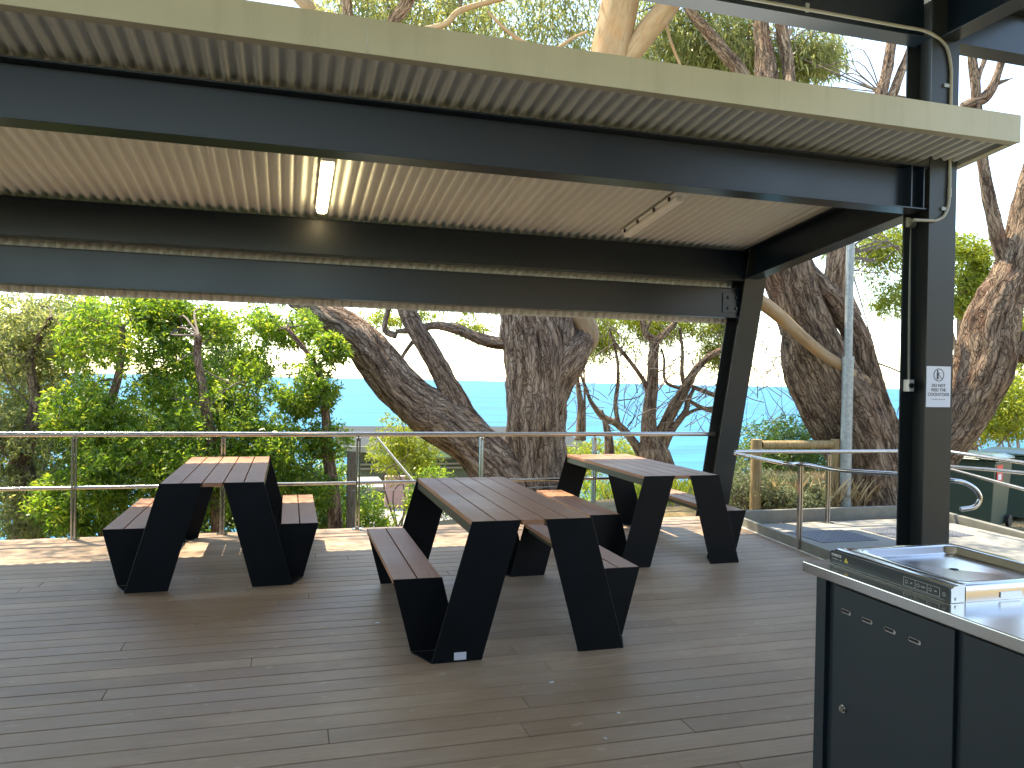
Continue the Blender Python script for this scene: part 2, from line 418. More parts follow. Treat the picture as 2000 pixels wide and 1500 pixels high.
ibeam_x(-15, 4.9, 5.10, 3.03, 3.385, label='thick beam under the low roof nearest the camera')
# end plate and stiffener at the post
p = MB(); p.box(4.74, 4.752, 5.01, 5.093, 3.045, 3.37); p.box(4.86, 4.872, 5.01, 5.093, 3.045, 3.37)
for zz in (3.12, 3.2, 3.28): p.tube([(4.80, 5.094, zz), (4.80, 5.078, zz)], .012, 6)
p.build('end_plate', M['frame'], sh)
# channels at the low side
def channel(yc, z0, z1, label):
    b = MB(); b.box(-15, 4.93, yc, yc + .008, z0, z1); b.box(-15, 4.93, yc - .022, yc + .15, z0 - .006, z0); b.box(-15, 4.93, yc - .022, yc + .15, z1, z1 + .006)
    o = b.build('beam', M['frame'], sh, bevel=.001, seg=1); o['label'] = label
    pl = MB(); pl.box(4.70, 4.93, yc - .012, yc - .002, z0 + .05, z1 - .05)
    for zz in (z0 + .1, z1 - .1):
        for xx in (4.77, 4.87): pl.tube([(xx, yc - .012, zz), (xx, yc - .03, zz)], .016, 6)
    pl.build('bolt_plate', M['frame'], sh)
channel(7.60, 2.775, 3.10, 'upper of the two beams along the sea side')
channel(7.70, 2.365, 2.688, 'lower of the two beams along the sea side')
# sloping rafter
def rzb(y): return 3.036 - .1083 * (y - 5.282)
b = MB()
def sl_box(x0, x1, za, zb, y0=5.263, y1=7.60):
    b.hexa([(x0, y0, za(y0)), (x1, y0, za(y0)), (x1, y1, za(y1)), (x0, y1, za(y1)), (x0, y0, zb(y0)), (x1, y0, zb(y0)), (x1, y1, zb(y1)), (x0, y1, zb(y1))])
sl_box(4.9, 5.08, rzb, lambda y: rzb(y) + .013); sl_box(4.984, 4.996, lambda y: rzb(y) + .013, lambda y: zr(y) - .026); sl_box(4.9, 5.08, lambda y: zr(y) - .026, lambda y: zr(y) - .013)
b.build('rafter', M['frame'], sh, bevel=.0015, seg=1)['label'] = 'sloping rafter between the two posts'
# corrugated roof
def corr(u, pitch=.0955, a=.014):
    return a * math.tanh(1.9 * math.sin(2 * math.pi * u / pitch)) / .956
b = MB(); X0, X1 = -15.0, 5.245; nx = int((X1 - X0) / .0955 * 10)
V = []
for yy in (4.53, 8.22):
    for i in range(nx + 1):
        x = X0 + (X1 - X0) * i / nx; V.append((x, yy, zr(yy) + .015 + corr(x)))
b.poly(V, [(i, i + 1, nx + 2 + i, nx + 1 + i) for i in range(nx)], True)
b.build('roof_sheet', M['sheet'], sh)
# vertical corrugated cladding behind the beams
b = MB(); V = []; nx = int((5.16 + 15) / .0955 * 8)
def yc_(z): return 8.575 - .2535 * z
for zz in (2.308, 3.06):
    for i in range(nx + 1):
        x = -15 + (5.16 + 15) * i / nx; V.append((x, yc_(zz) + corr(x), zz))
b.poly(V, [(i, i + 1, nx + 2 + i, nx + 1 + i) for i in range(nx)], True)
b.build('wall_sheet', M['sheet'], sh)
# fascia
b = MB()
for (x0, x1) in ((-15, -3.2005), (-3.1995, .3975), (.3985, 5.262)):
    b.box(x0, x1, 4.505, 4.515, 3.462, 3.668); b.box(x0, x1, 4.515, 4.585, 3.462, 3.4645); b.box(x0, x1, 4.515, 4.56, 3.664, 3.668)
b.build('fascia', M['fascia'], sh, bevel=.001, seg=1)
b = MB()
y0, y1 = 4.515, 8.22
b.hexa([(5.252, y0, zr(y0) - .02), (5.262, y0, zr(y0) - .02), (5.262, y1, zr(y1) - .02), (5.252, y1, zr(y1) - .02), (5.252, y0, 3.668), (5.262, y0, 3.668), (5.262, y1, 3.668 - .114 * 3.7), (5.252, y1, 3.668 - .114 * 3.7)])
b.hexa([(5.19, 4.587, zr(y0) - .028), (5.252, 4.587, zr(y0) - .028), (5.252, y1, zr(y1) - .02), (5.19, y1, zr(y1) - .02), (5.19, 4.587, zr(y0) - .0255), (5.252, 4.587, zr(y0) - .0255), (5.252, y1, zr(y1) - .0175), (5.19, y1, zr(y1) - .0175)])
b.build('barge_board', M['fascia'], sh, bevel=.001, seg=1)
# tall roof over the camera
ibeam_x(-15, 4.895, 5.085, 4.40, 4.78, wf=.18, label='high beam crossing above the low roof')
ibeam_x(5.175, 11, 5.085, 4.40, 4.78, wf=.18, label='high beam running right from the tall post')
b = MB(); b.box(4.95, 5.13, -4, 4.983, 4.402, 4.415); b.box(4.95, 5.13, -4, 4.983, 4.765, 4.778); b.box(5.034, 5.046, -4, 4.983, 4.415, 4.765)
b.build('beam', M['frame'], sh, bevel=.0015, seg=1)['label'] = 'high beam running from the tall post over the camera'
b = MB(); V = []; X0, X1 = -15.0, 6.0; nx = int((X1 - X0) / .0955 * 4)
for yy, zz in ((-2.6, 4.95), (5.55, 4.80)):
    for i in range(nx + 1):
        x = X0 + (X1 - X0) * i / nx; V.append((x, yy, zz + corr(x)))
b.poly(V, [(i, i + 1, nx + 2 + i, nx + 1 + i) for i in range(nx)], True)
b.build('roof_sheet', M['sheet'], sh)['label'] = 'high corrugated roof over the barbecue'
M['shadewall'] = mat('warm_grey_panel', (.17, .14, .11), .8)  # for a wall added out of view, holding back light from behind the camera
b = MB(); b.box(-15, 4.2, -2.7, -2.6, -.2, 3.0); b.build('wall', M['shadewall'], sh)['label'] = 'unseen wall added behind the camera to keep the deck shade dark'

# conduit and fittings
co = empty('electrical_conduit', (5.07, 4.97, 3), 'grey electrical conduit pipe running down the tall steel post', 'conduit')
b = MB()
pth = [(-2, 4.975, 4.44), (4.0, 4.975, 4.44)] + [tuple(p) for p in smooth_path([(4.62, 4.975, 4.44), (4.85, 4.973, 4.43), (5.02, 4.972, 4.34), (5.075, 4.972, 4.16)], 6)] + [(5.078, 4.972, 3.6)] + \
      [tuple(p) for p in smooth_path([(5.082, 4.972, 3.24), (5.075, 4.972, 3.08), (5.03, 4.972, 2.985), (4.95, 4.972, 2.94)], 6)] + [(4.74, 4.972, 2.93)]
b.tube(pth, .0125, 10)
for (z0, z1) in ((3.14, 3.21),): b.tube([(5.082, 4.972, z0), (5.082, 4.972, z1)], .0165, 10)
pj = onx(1777, 436, 4.97); b.tube([(4.74, 4.972, 2.93), pj], .0125, 10)
b.tube([pj, onx(1775, 742, 4.97)], .0115, 10)
b.build('pipe', M['pipe'], co)
b = MB(); b.tube([pj + Vector((-.05, -.02, 0)), pj + Vector((.03, .01, 0))], .042, 16); b.build('junction_box', M['pipe'], co, bevel=.003)
for zz in (4.02, 3.03): b = MB(); b.box(5.01, 5.07, 4.972, 4.985, zz, zz + .028); b.build('bracket', M['galv'], co)
for xx in (2.6, 3.7): b = MB(); b.box(xx, xx + .03, 4.975, 4.99, 4.425, 4.49); b.build('bracket', M['galv'], co)
pb = onx(1774, 753, 4.97)
so_ = empty('power_outlet', pb, 'small beige outlet box with round black socket on the tall post', 'outlet')
b = MB(); b.box(4.93, 4.985, pb.y - .05, pb.y + .04, pb.z - .05, pb.z + .05); b.build('housing', M['white'], so_, bevel=.006)
b = MB(); b.tube([(4.949, pb.y - .049, pb.z), (4.949, pb.y - .062, pb.z)], .021, 18); b.build('socket', M['rubber'], so_, bevel=.003)

# notice
nz0, nz1, nx0, nx1 = 1.447, 1.776, 4.904, 5.146
b = MB(); b.box(nx0, nx1, 4.982, 4.9845, nz0, nz1)
notice = tag(b.build('paper_notice', M['paper']), 'white paper notice about not feeding birds taped to the tall steel post', 'notice')
def front(x, z, s=1): return Matrix.Translation((x, 4.9815, z)) @ Matrix.Rotation(R(90), 4, 'X')
cx = (nx0 + nx1) / 2
for s_, z_, sz in (('DO NOT', 1.610, .034), ('FEED THE', 1.574, .034), ('COCKATOOS', 1.538, .034)):
    text_mesh('lettering', s_, sz, front(cx, z_), M['ink'], notice, bold=.0006)
text_mesh('lettering', 'Feeding wildlife can cause harm to birds', .0085, front(cx, 1.508), M['ink'], notice)
b = MB(); cz = 1.706; r_ = .052
ring = [(cx + rr * math.cos(a), 4.9805, cz + rr * math.sin(a)) for rr in (r_, r_ - .006) for a in [2 * math.pi * i / 40 for i in range(40)]]
b.poly(ring, [(i, (i + 1) % 40, 40 + (i + 1) % 40, 40 + i) for i in range(40)])
b.box(0, 0, 0, 0, 0, 0) if False else None
def strip(x0, z0, x1, z1, wd):
    dx, dz = x1 - x0, z1 - z0; L = math.hypot(dx, dz); ax, az = -dz / L * wd / 2, dx / L * wd / 2
    b.poly([(cx + x0 + ax, 4.9803, cz + z0 + az), (cx + x1 + ax, 4.9803, cz + z1 + az), (cx + x1 - ax, 4.9803, cz + z1 - az), (cx + x0 - ax, 4.9803, cz + z0 - az)], [(0, 1, 2, 3)])
strip(-.006, .006, .036, -.036, .005)
strip(-.012, .022, -.012, -.006, .016); strip(-.012, -.004, -.018, -.036, .009); strip(-.010, -.004, -.004, -.034, .008); strip(-.01, .018, .012, .012, .006)
b.poly([(cx - .013 + .008 * math.cos(a), 4.9803, cz + .032 + .008 * math.sin(a)) for a in [2 * math.pi * i / 12 for i in range(12)]], [tuple(range(12))])
b.build('pictogram', M['ink'], notice)

# ceiling lights
def roofpt(px, py, off=0):
    dd = ray(px, py); a = 3.30 + off + .114 * 6.143
    t = (a - EYE) / (dd.z + .114 * dd.y); return C + dd * t
for (x, y0, y1, mm, lb) in ((.262, 6.15, 7.30, 'lamp', 'lit white batten light under the low roof'), (3.32, 6.15, 7.30, 'white', 'unlit white batten light under the low roof near the rafter')):
    L = empty('ceiling_light', (x, (y0 + y1) / 2, zr(6.7)), lb, 'light', 'batten lights under the low roof')
    b = MB()
    def sb(b, xa, xb, ya, yb, o0, o1):
        b.hexa([(xa, ya, zr(ya) + o0), (xb, ya, zr(ya) + o0), (xb, yb, zr(yb) + o0), (xa, yb, zr(yb) + o0), (xa, ya, zr(ya) + o1), (xb, ya, zr(ya) + o1), (xb, yb, zr(yb) + o1), (xa, yb, zr(yb) + o1)])
    sb(b, x - .055, x + .055, y0, y1, -.028, -.001); b.build('base', M['white'], L, bevel=.004)
    b = MB(); sb(b, x - .047, x + .047, y0 + .015, y1 - .015, -.082, -.0285); b.build('diffuser', M[mm], L, bevel=.03, seg=4)
    for yy in (y0 + .1, y0 + .4, y0 + .75, y1 - .1): b = MB(); b.box(x - .066, x - .056, yy, yy + .03, zr(yy) - .05, zr(yy) - .015); b.build('clip', M['rubber'], L)

# ------------------------------------------------------------------ railing
rl = empty('deck_railing', (0, 8.19, 0), 'long stainless steel railing along the sea edge of the deck', 'railing')
b = MB(); b.tube([(-15, 8.19, 1.0), (4.93, 8.19, 1.0)], .0255, 14); b.build('top_rail', M['railsteel'], rl)
b = MB(); b.tube([(-15, 8.19, .49), (4.93, 8.19, .49)], .0175, 12); b.build('mid_rail', M['railsteel'], rl)
x = -1.95 - 1.332 * 5
while x < 4.5:
    b = MB(); b.box(x - .021, x - .007, 8.166, 8.214, .0, .965); b.box(x + .007, x + .021, 8.166, 8.214, .0, .965)
    b.box(x - .007, x + .007, 8.184, 8.196, .93, .975); b.box(x - .007, x + .007, 8.18, 8.2, 0, .03)
    po = b.build('post', M['railsteel'], rl, bevel=.0015, seg=1)
    b = MB(); b.box(x - .05, x + .05, 8.145, 8.235, .0005, .01); b.build('base_plate', M['railsteel'], po, bevel=.002, seg=1)
    x += 1.332

def rail(pts, r, name, parent, n=12): b = MB(); b.tube(pts, r, n); return b.build(name, M['railsteel'], parent)
rr = empty('ramp_handrail', (4.8, 6.37, 0), 'bent stainless handrail beside the deck, curling into a loop in front of the green bin', 'handrail', 'ramp handrails')
pq = onz(1857, 938, .82); DQ = (pq - C).dot(FW)
rail([tuple(p) for p in smooth_path([onz(1436, 886, .845), onz(1530, 905, .845), (4.80, 6.38, .838), onz(1640, 918, .835), onz(1750, 926, .83), onz(1810, 932, .825), pq] + [at(a, b_, DQ) for a, b_ in ((1884, 943), (1906, 957), (1914, 975), (1903, 990), (1876, 995))], 8)], .0205, 'top_rail', rr)
b = MB(); b.box(4.772, 4.786, 6.36, 6.40, .01, .82); b.box(4.797, 4.811, 6.36, 6.40, .01, .82); b.build('post', M['railsteel'], rr, bevel=.0015, seg=1)
rr = empty('ramp_handrail', (6.11, 7.6, 0), 'straight stainless handrail along the far kerb of the ramp', 'handrail', 'ramp handrails')
rail([(4.85, 7.62, .84), (7.70, 7.60, .83), (7.76, 7.50, .832), (7.76, 6.5, .80), (7.76, 4.0, .70)], .0225, 'top_rail', rr)
for xx, yy in ((6.09, 7.6), (7.76, 3.0)):
    b = MB(); b.box(xx - .02, xx - .006, yy - .02, yy + .02, rz(yy), .80); b.box(xx + .006, xx + .02, yy - .02, yy + .02, rz(yy), .80)
    po = b.build('post', M['railsteel'], rr, bevel=.0015, seg=1)
    if yy > 7: b = MB(); b.box(xx - .05, xx + .05, yy - .05, yy + .05, .001, .01); b.build('base_plate', M['railsteel'], po)
rr = empty('ramp_handrail', (7.7, 7, .6), 'lower stainless rail dropping past the green bins', 'handrail', 'ramp handrails')
rail([(7.72, 7.47, .625), (7.72, 6.5, .52), (7.72, 4, .27)], .02, 'rail', rr)
rail([onx(1850, 911, 7.3), onx(1930, 917, 7.3), onx(2000, 924, 7.3), onx(2100, 934, 7.3)], .02, 'rail', rr)

# ------------------------------------------------------------------ picnic tables
def make_table(loc, label):
    t = empty('picnic_table', loc, label, 'picnic table', 'black and brown picnic tables on the deck')
    X, Y0 = loc[0], loc[1]
    H, HB, LT, LB = .79, .43, 1.95, 1.53
    b = MB(); wp = .73 / 5
    for i in range(5):
        x = -.365 + i * wp; b.box(X + x + .0045, X + x + wp - .0045, Y0 - LT / 2 + .004, Y0 + LT / 2 - .004, H - .03, H)
    b.build('tabletop', M['slat'], t, bevel=.0025)
    b = MB()
    for s in (-1, 1):
        b.box(*sorted((X + s * .345, X + s * .359)), Y0 - LT / 2 + .006, Y0 + LT / 2 - .006, H - .085, H - .031)
    b.build('support_rail', M['railolive'], t)
    for s in (-1, 1):
        b = MB()
        for i in range(2):
            x0 = s * .49 if s > 0 else -.78; wq = .145
            b.box(X + x0 + i * wq + .0045, X + x0 + (i + 1) * wq - .0045, Y0 - LB / 2 + .003, Y0 + LB / 2 - .003, HB - .03, HB)
        b.build('seat', M['slat'], t, bevel=.0025)
        b = MB(); b.box(*sorted((X + s * .52, X + s * .56)), Y0 - LB / 2 + .006, Y0 + LB / 2 - .006, HB - .07, HB - .031); b.box(*sorted((X + s * .70, X + s * .74)), Y0 - LB / 2 + .006, Y0 + LB / 2 - .006, HB - .07, HB - .031)
        b.build('support_rail', M['railolive'], t)
        for e in (-1, 1):
            b = MB(); yt = Y0 + e * LT / 2; yb = Y0 + e * LB / 2; th = .006
            def P(x, y, z): return (X + s * x, y, z)
            # table leg plate: top .075-.365 at z H, foot .29-.585 at z 0
            b.prism([P(.075, yt, H), P(.365, yt, H), P(.585, yt, .0), P(.293, yt, .0)], (0, -e * th, 0), 0)
            b.prism([P(.49, yb, HB), P(.78, yb, HB), P(.668, yb, .006), P(.378, yb, .006)], (0, e * th, 0), 0)
            # folded foot plate and top returns
            b.prism([P(.293, yt - e * th, .0), P(.585, yt - e * th, .0), P(.668, yb + e * th, .0), P(.378, yb + e * th, .0)], (0, 0, .006), 0)
            b.box(*sorted((X + s * .078, X + s * .362)), *sorted((yt - e * .006, yt - e * .09)), H - .037, H - .031, 0)
            b.box(*sorted((X + s * .493, X + s * .777)), *sorted((yb, yb - e * .08)), HB - .037, HB - .031, 0)
            b.build('leg', M['black'], t, bevel=.0018, seg=1)
    return t
M['railolive'] = mat('table_rail_steel', (.05, .05, .03), .4, .2)
def dup(t, loc, label):
    r = t.copy(); COL.objects.link(r); r.location = loc; r['label'] = label
    for ch in list(t.children):
        c = ch.copy(); COL.objects.link(c); c.parent = r; c.matrix_parent_inverse = ch.matrix_parent_inverse.copy()
    return r
t1 = make_table((-.532, 7.07, 0), 'picnic table on the left, alone beside the bushes at the railing')
t2 = dup(t1, (1.375, 5.205, 0), 'middle picnic table, nearest the camera, with a white sticker on one leg')
t3 = dup(t1, (3.33, 7.02, 0), 'picnic table on the right in front of the leaning post')
b = MB(); b.box(1.375 - .455, 1.375 - .385, 5.205 - .9775, 5.205 - .976, .012, .055); st = b.build('sticker', M['paper'], t2)
text_mesh('lettering', 'DECK', .02, Matrix.Translation((1.375 - .42, 5.205 - .978, .025)) @ Matrix.Rotation(R(90), 4, 'X'), M['galv'], st) if False else None
for s in (-1, 1):
    for dx in (.33, .345):
        b = MB(); b.tube([(1.375 + s * dx, 5.205 + .969, .765 - (dx - .33) * .8), (1.375 + s * dx, 5.205 + .958, .765 - (dx - .33) * .8)], .006, 8); b.build('bolt', M['railsteel'], t2)

# ------------------------------------------------------------------ barbecue bench
XB = 1.97
bb = empty('barbecue_bench', (2.36, 1.5, 0), 'dark barbecue cabinet with stainless steel worktop at the right', 'barbecue bench')
b = MB(); b.box(XB, 2.78, .4, 2.6, .858, .9); b.build('worktop', M['steel'], bb, bevel=.004, seg=3)
M['cab'] = mat('cabinet_charcoal', (.014, .024, .032), .45, 0, .4, steelpaint(.35, .5))
b = MB(); b.box(2.02, 2.74, .45, 2.52, .04, .857); b.build('cabinet', M['cab'], bb, bevel=.003)
b = MB(); b.box(2.0, 2.06, 2.497, 2.552, .0, .8575); b.build('corner_post', M['cab'], bb, bevel=.002)
b = MB(); b.box(2.004, 2.019, 1.905, 2.452, .06, .84)
door = b.build('door', M['cab'], bb, bevel=.002)
b = MB(); b.box(2.006, 2.019, .9, 1.875, .06, .84); b.build('side_panel', M['cab'], bb, bevel=.002)
for i in range(4):
    yy = 2.384 - i * .1085; b = MB()
    pts = [(2.0005, yy + .019 * (1 if math.cos(a) > 0 else -1) + .0075 * math.cos(a), .757 + .0075 * math.sin(a)) for a in [2 * math.pi * (k + .5) / 16 for k in range(16)]]
    b.prism(pts, (.004, 0, 0)); b.build('vent_slot', M['steel'], door)
    b = MB(); pts = [(1.9995, yy + .004 + .016 * (1 if math.cos(a) > 0 else -1) + .004 * math.cos(a), .758 + .0045 * math.sin(a)) for a in [2 * math.pi * (k + .5) / 16 for k in range(16)]]
    b.prism(pts, (.001, 0, 0)); b.build('vent_opening', M['under'], door)
b = MB(); b.tube([(2.004, 2.386, .397), (1.996, 2.386, .397)], .0155, 20); b.tube([(1.996, 2.386, .397), (1.988, 2.386, .397)], .011, 16); b.box(1.985, 1.988, 2.3845, 2.3875, .388, .406); b.build('lock', M['steel'], door)

hp = empty('barbecue_hotplate', (2.34, 2.26, .9), 'square stainless electric hotplate with dark control strip on the bench worktop', 'hotplate')
hx0, hx1, hy0, hy1 = 2.052, 2.64, 1.972, 2.542
zt = .957
b = MB()
# body with rounded front profile
prof = [(hx0 + .006, .9005), (hx0 + .006, .935), (hx0 + .012, .948), (hx0 + .024, .9555), (hx0 + .04, zt), (hx0 + .07, zt), (hx0 + .07, .9005)]
b.prism([(x, hy0 + .004, z) for x, z in prof], (0, hy1 - hy0 - .008, 0))
b.build('body', M['steel'], hp, bevel=.001, seg=1)
b = MB()  # tray: rim + recess
def ringp(x0, x1, y0, y1, z, r, n=5):
    P = []
    for (cx_, cy_, a0) in ((x1 - r, y1 - r, 0), (x0 + r, y1 - r, 90), (x0 + r, y0 + r, 180), (x1 - r, y0 + r, 270)):
        for k in range(n + 1):
            a = R(a0 + 90 * k / n); P.append((cx_ + r * math.cos(a), cy_ + r * math.sin(a), z))
    return P
rings = [ringp(hx0 + .045, hx1, hy0 + .004, hy1 - .004, .9005, .02), ringp(hx0 + .045, hx1, hy0 + .004, hy1 - .004, zt - .006, .02), ringp(hx0 + .05, hx1 - .006, hy0 + .009, hy1 - .009, zt + .0, .02),
         ringp(hx0 + .085, hx1 - .045, hy0 + .04, hy1 - .045, zt + .001, .04), ringp(hx0 + .093, hx1 - .053, hy0 + .048, hy1 - .053, zt - .003, .04), ringp(hx0 + .105, hx1 - .065, hy0 + .06, hy1 - .065, zt - .02, .035), ringp(hx0 + .118, hx1 - .078, hy0 + .073, hy1 - .078, zt - .0255, .03)]
nn = len(rings[0]); V = [p for r_ in rings for p in r_]
cxm, cym = (hx0 + hx1) / 2 + .02, (hy0 + hy1) / 2
V.append((cxm, cym, zt - .029))
fs = [(i * nn + k, i * nn + (k + 1) % nn, (i + 1) * nn + (k + 1) % nn, (i + 1) * nn + k) for i in range(len(rings) - 1) for k in range(nn)]
fs += [((len(rings) - 1) * nn + k, (len(rings) - 1) * nn + (k + 1) % nn, len(V) - 1) for k in range(nn)]
b.poly(V, fs, True)
for k in range(len(b.sm) - nn, len(b.sm)): b.sm[k] = False
b.build('tray', M['tray'], hp)
b = MB(); b.tube([(cxm, cym, zt - .0295), (cxm, cym, zt - .0275)], .016, 20); b.tube([(cxm, cym, zt - .0275), (cxm, cym, zt - .026)], .008, 12); b.build('drain', M['rubber'], hp)
b = MB()
r_ = .016; P = [(hx0, hy0, .903)]
P += [(hx0, hy0 + r_ - r_ * math.cos(R(a)), .954 - r_ + r_ * math.sin(R(a))) for a in (0, 22, 45, 68, 90)]
P += [(hx0, hy1 - r_ + r_ * math.sin(R(a)), .954 - r_ + r_ * math.cos(R(a))) for a in (0, 22, 45, 68, 90)] + [(hx0, hy1, .903 + .012), (hx0, hy1 - .004, .903)]
b.prism(P, (.006, 0, 0)); cp = b.build('control_panel', M['panel'], hp)
def side(y, z): return Matrix.Translation((hx0 - .0006, y, z)) @ Matrix.Rotation(R(-90), 4, 'Z') @ Matrix.Rotation(R(90), 4, 'X')
text_mesh('lettering', 'CHRISTIE', .0135, side(hy1 - .038, .934), M['print'], cp, bold=.0003, ext=.0003)
text_mesh('lettering', 'CC2 DOUBLE ELECTRIC', .0052, side(hy1 - .036, .923), M['print'], cp, ext=.0003) if False else None
b = MB(); 
for (y_, w_) in ((hy1 - .03, .03), (hy1 - .062, .008)): b.box(hx0 - .0008, hx0 - .0002, y_ - w_ / 2, y_ + w_ / 2, .9235, .925)
def ln(y0, y1, z0, z1): b.box(hx0 - .0008, hx0 - .0002, min(y0, y1), max(y0, y1), z0, z1)
ya, yb_ = 2.165, 2.012; z0_, z1_ = .912, .941
ln(ya, yb_, z1_, z1_ + .0008); ln(ya, yb_, z0_, z0_ + .0008)
for k in range(4): yk = ya + (yb_ - ya) * k / 3; ln(yk - .0004, yk + .0004, z0_, z1_)
ln(hy0 + .02, hy1 - .02, .907, .9075)
def icon(yc, zc):
    for k in range(6):
        a0, a1 = R(60 * k), R(60 * k + 40)
        p_ = [(hx0 - .0007, yc + rr_ * math.cos(a), zc + rr_ * math.sin(a)) for rr_, a in ((.0065, a0), (.0065, a1), (.0045, a1), (.0045, a0))]
        b.poly(p_, [(0, 1, 2, 3)])
for k in range(3): icon(ya - .013 - k * .051, .927)
icon(1.994, .926)
b.build('marking', M['print'], cp)
for k, s_ in enumerate(('ON', 'START', 'OFF')):
    text_mesh('lettering', s_, .0062, side(ya - .034 - k * .051, .9245), M['print'], cp, ext=.0003)
b = MB(); yc = hy1 - .092; b.prism([(hx0 - .0004, yc + .011, .922), (hx0 - .0004, yc - .011, .922), (hx0 - .0004, yc, .941)], (-.0006, 0, 0)); wl = b.build('warning_label', M['yellow'], cp)
text_mesh('lettering', '!', .012, Matrix.Translation((hx0 - .0012, yc, .9245)) @ Matrix.Rotation(R(-90), 4, 'Z') @ Matrix.Rotation(R(90), 4, 'X'), M['ink'], wl, ext=.0002)
b = MB(); b.tube([(hx0 + .03, hy0 + .004, .913), (hx0 + .03, hy0 + .001, .913)], .005, 10); b.build('fastener', M['steel'], hp)
b = MB(); b.box(hx0 + .21, hx0 + .30, hy0, hy0 + .004, .908, .926); b.build('fastener', M['steel'], hp)

# ------------------------------------------------------------------ bins
def make_bin(px, py, D, yaw, label, sticker=False, gz=-.40):
    p = at(px, py, D); X, Y = p.x, p.y; Z = gz
    t = empty('wheelie_bin', (X, Y, Z), label, 'wheelie bin', 'green wheelie bins beside the ramp')
    Mx = Matrix.Translation((X, Y, Z)) @ Matrix.Rotation(yaw, 4, 'Z')
    def bx(b, x0, x1, y0, y1, z0, z1, tx=0):
        P = [(x0 + tx, y0 + tx, z0), (x1 - tx, y0 + tx, z0), (x1 - tx, y1 - tx, z0), (x0 + tx, y1 - tx, z0), (x0, y0, z1), (x1, y0, z1), (x1, y1, z1), (x0, y1, z1)]
        b.hexa([Mx @ Vector(q) for q in P])
    b = MB(); bx(b, -.34, .34, -.36, .36, .04, .98, .06); bx(b, -.355, .355, -.375, .375, .955, .985); b.build('body', M['bin'], t, bevel=.012, seg=3)
    b = MB(); bx(b, -.37, .37, -.40, .36, 1.0, 1.03); 
    P = [(-.36, -.38, 1.03), (.36, -.38, 1.03), (.36, .36, 1.03), (-.36, .36, 1.03), (-.26, -.24, 1.075), (.26, -.24, 1.075), (.26, .26, 1.08), (-.26, .26, 1.08)]
    b.hexa([Mx @ Vector(q) for q in P]); bx(b, -.16, .16, -.43, -.38, .99, 1.01)
    b.build('lid', M['lid'], t, bevel=.012, seg=3)
    for s in (-1, 1):
        b = MB(); b.tube([Mx @ Vector((s * .30, .30, .09)), Mx @ Vector((s * .345, .30, .09))], .09, 18); b.build('wheel', M['rubber'], t)
    b = MB(); b.tube([Mx @ Vector((-.25, .42, .97)), Mx @ Vector((.25, .42, .97))], .014, 8); bx(b, -.25, -.2, .36, .43, .94, .98); bx(b, .2, .25, .36, .43, .94, .98); b.build('handle', M['bin'], t)
    if sticker:
        b = MB(); P = [(.343, -.28, .70), (.343, -.05, .70), (.343, -.05, .93), (.343, -.28, .93)]
        P = [(q[0] - .012 + .0, q[1], q[2]) for q in P]
        b.prism([Mx @ Vector((x_ + .006, y_, z_)) for x_, y_, z_ in P], Mx.to_3x3() @ Vector((.004, 0, 0))); sk = b.build('sticker', M['red'], t)
        b = MB(); b.prism([Mx @ Vector((.342, a, c_)) for a, c_ in ((-.24, .72), (-.12, .72), (-.12, .80), (-.24, .80))], Mx.to_3x3() @ Vector((.004, 0, 0))); b.build('marking', M['paper'], sk)
    return t
make_bin(1910, 900, 11.3, R(-66), 'nearest green wheelie bin with a red and white sticker on its side', True)
make_bin(1972, 890, 12.15, R(-62), 'green wheelie bin standing just behind the stickered one')
make_bin(2040, 885, 12.3, R(-60), 'green wheelie bin cut off by the right edge of the photo')

# ------------------------------------------------------------------ pole, timber barrier, fence
pb = Vector((7.08, 8.5, gh(7.08, 8.5)))
b = MB(); b.tube([pb, (7.08, 8.5, 1.9)], .072, 16); b.tube([(7.08, 8.5, 1.9), (7.08, 8.5, 2.0)], .078, 16); b.tube([(7.08, 8.5, 2.0), (7.08, 8.5, 3.75)], .052, 16)
tag(b.build('metal_pole', M['galv']), 'tall galvanised steel pole in front of the right-hand tree', 'pole')
tb = empty('timber_barrier', (5.8, 8.55, -.1), 'low pine log barrier of posts and a rail beyond the ramp', 'barrier')
for xx in (5.80, 7.02):
    b = MB(); b.tube([(xx, 8.62, -.3), (xx, 8.62, .9)], .07, 14); b.build('post', M['timber'], tb, bevel=.006)
b = MB(); b.tube([(5.87, 8.62, .83), (6.95, 8.62, .83)], .055, 14); b.build('rail', M['timber'], tb, bevel=.006)
fn = empty('wire_fence', at(684, 1030, 10.5), 'weathered timber fence post with thin wire behind the railing', 'fence')
p0 = at(684, 1045, 10.5)
b = MB(); b.tube([p0 + Vector((0, 0, -.6)), p0 + Vector((0, 0, 1.14))], .062, 14); b.build('post', M['oldtimber'], fn, bevel=.006)
b = MB(); b.tube([p0 + Vector((0, -.06, .62)), at(900, 957, 11.2), at(1000, 954, 11.3), at(1110, 949, 11.2)], .004, 5); b.build('wire', M['galv'], fn)
b = MB(); b.tube([at(728, 845, 13), at(870, 1015, 13)], .02, 8)
tag(b.build('guy_wire_guard', M['white']), 'thin white diagonal pipe among the bushes behind the railing', 'pipe')

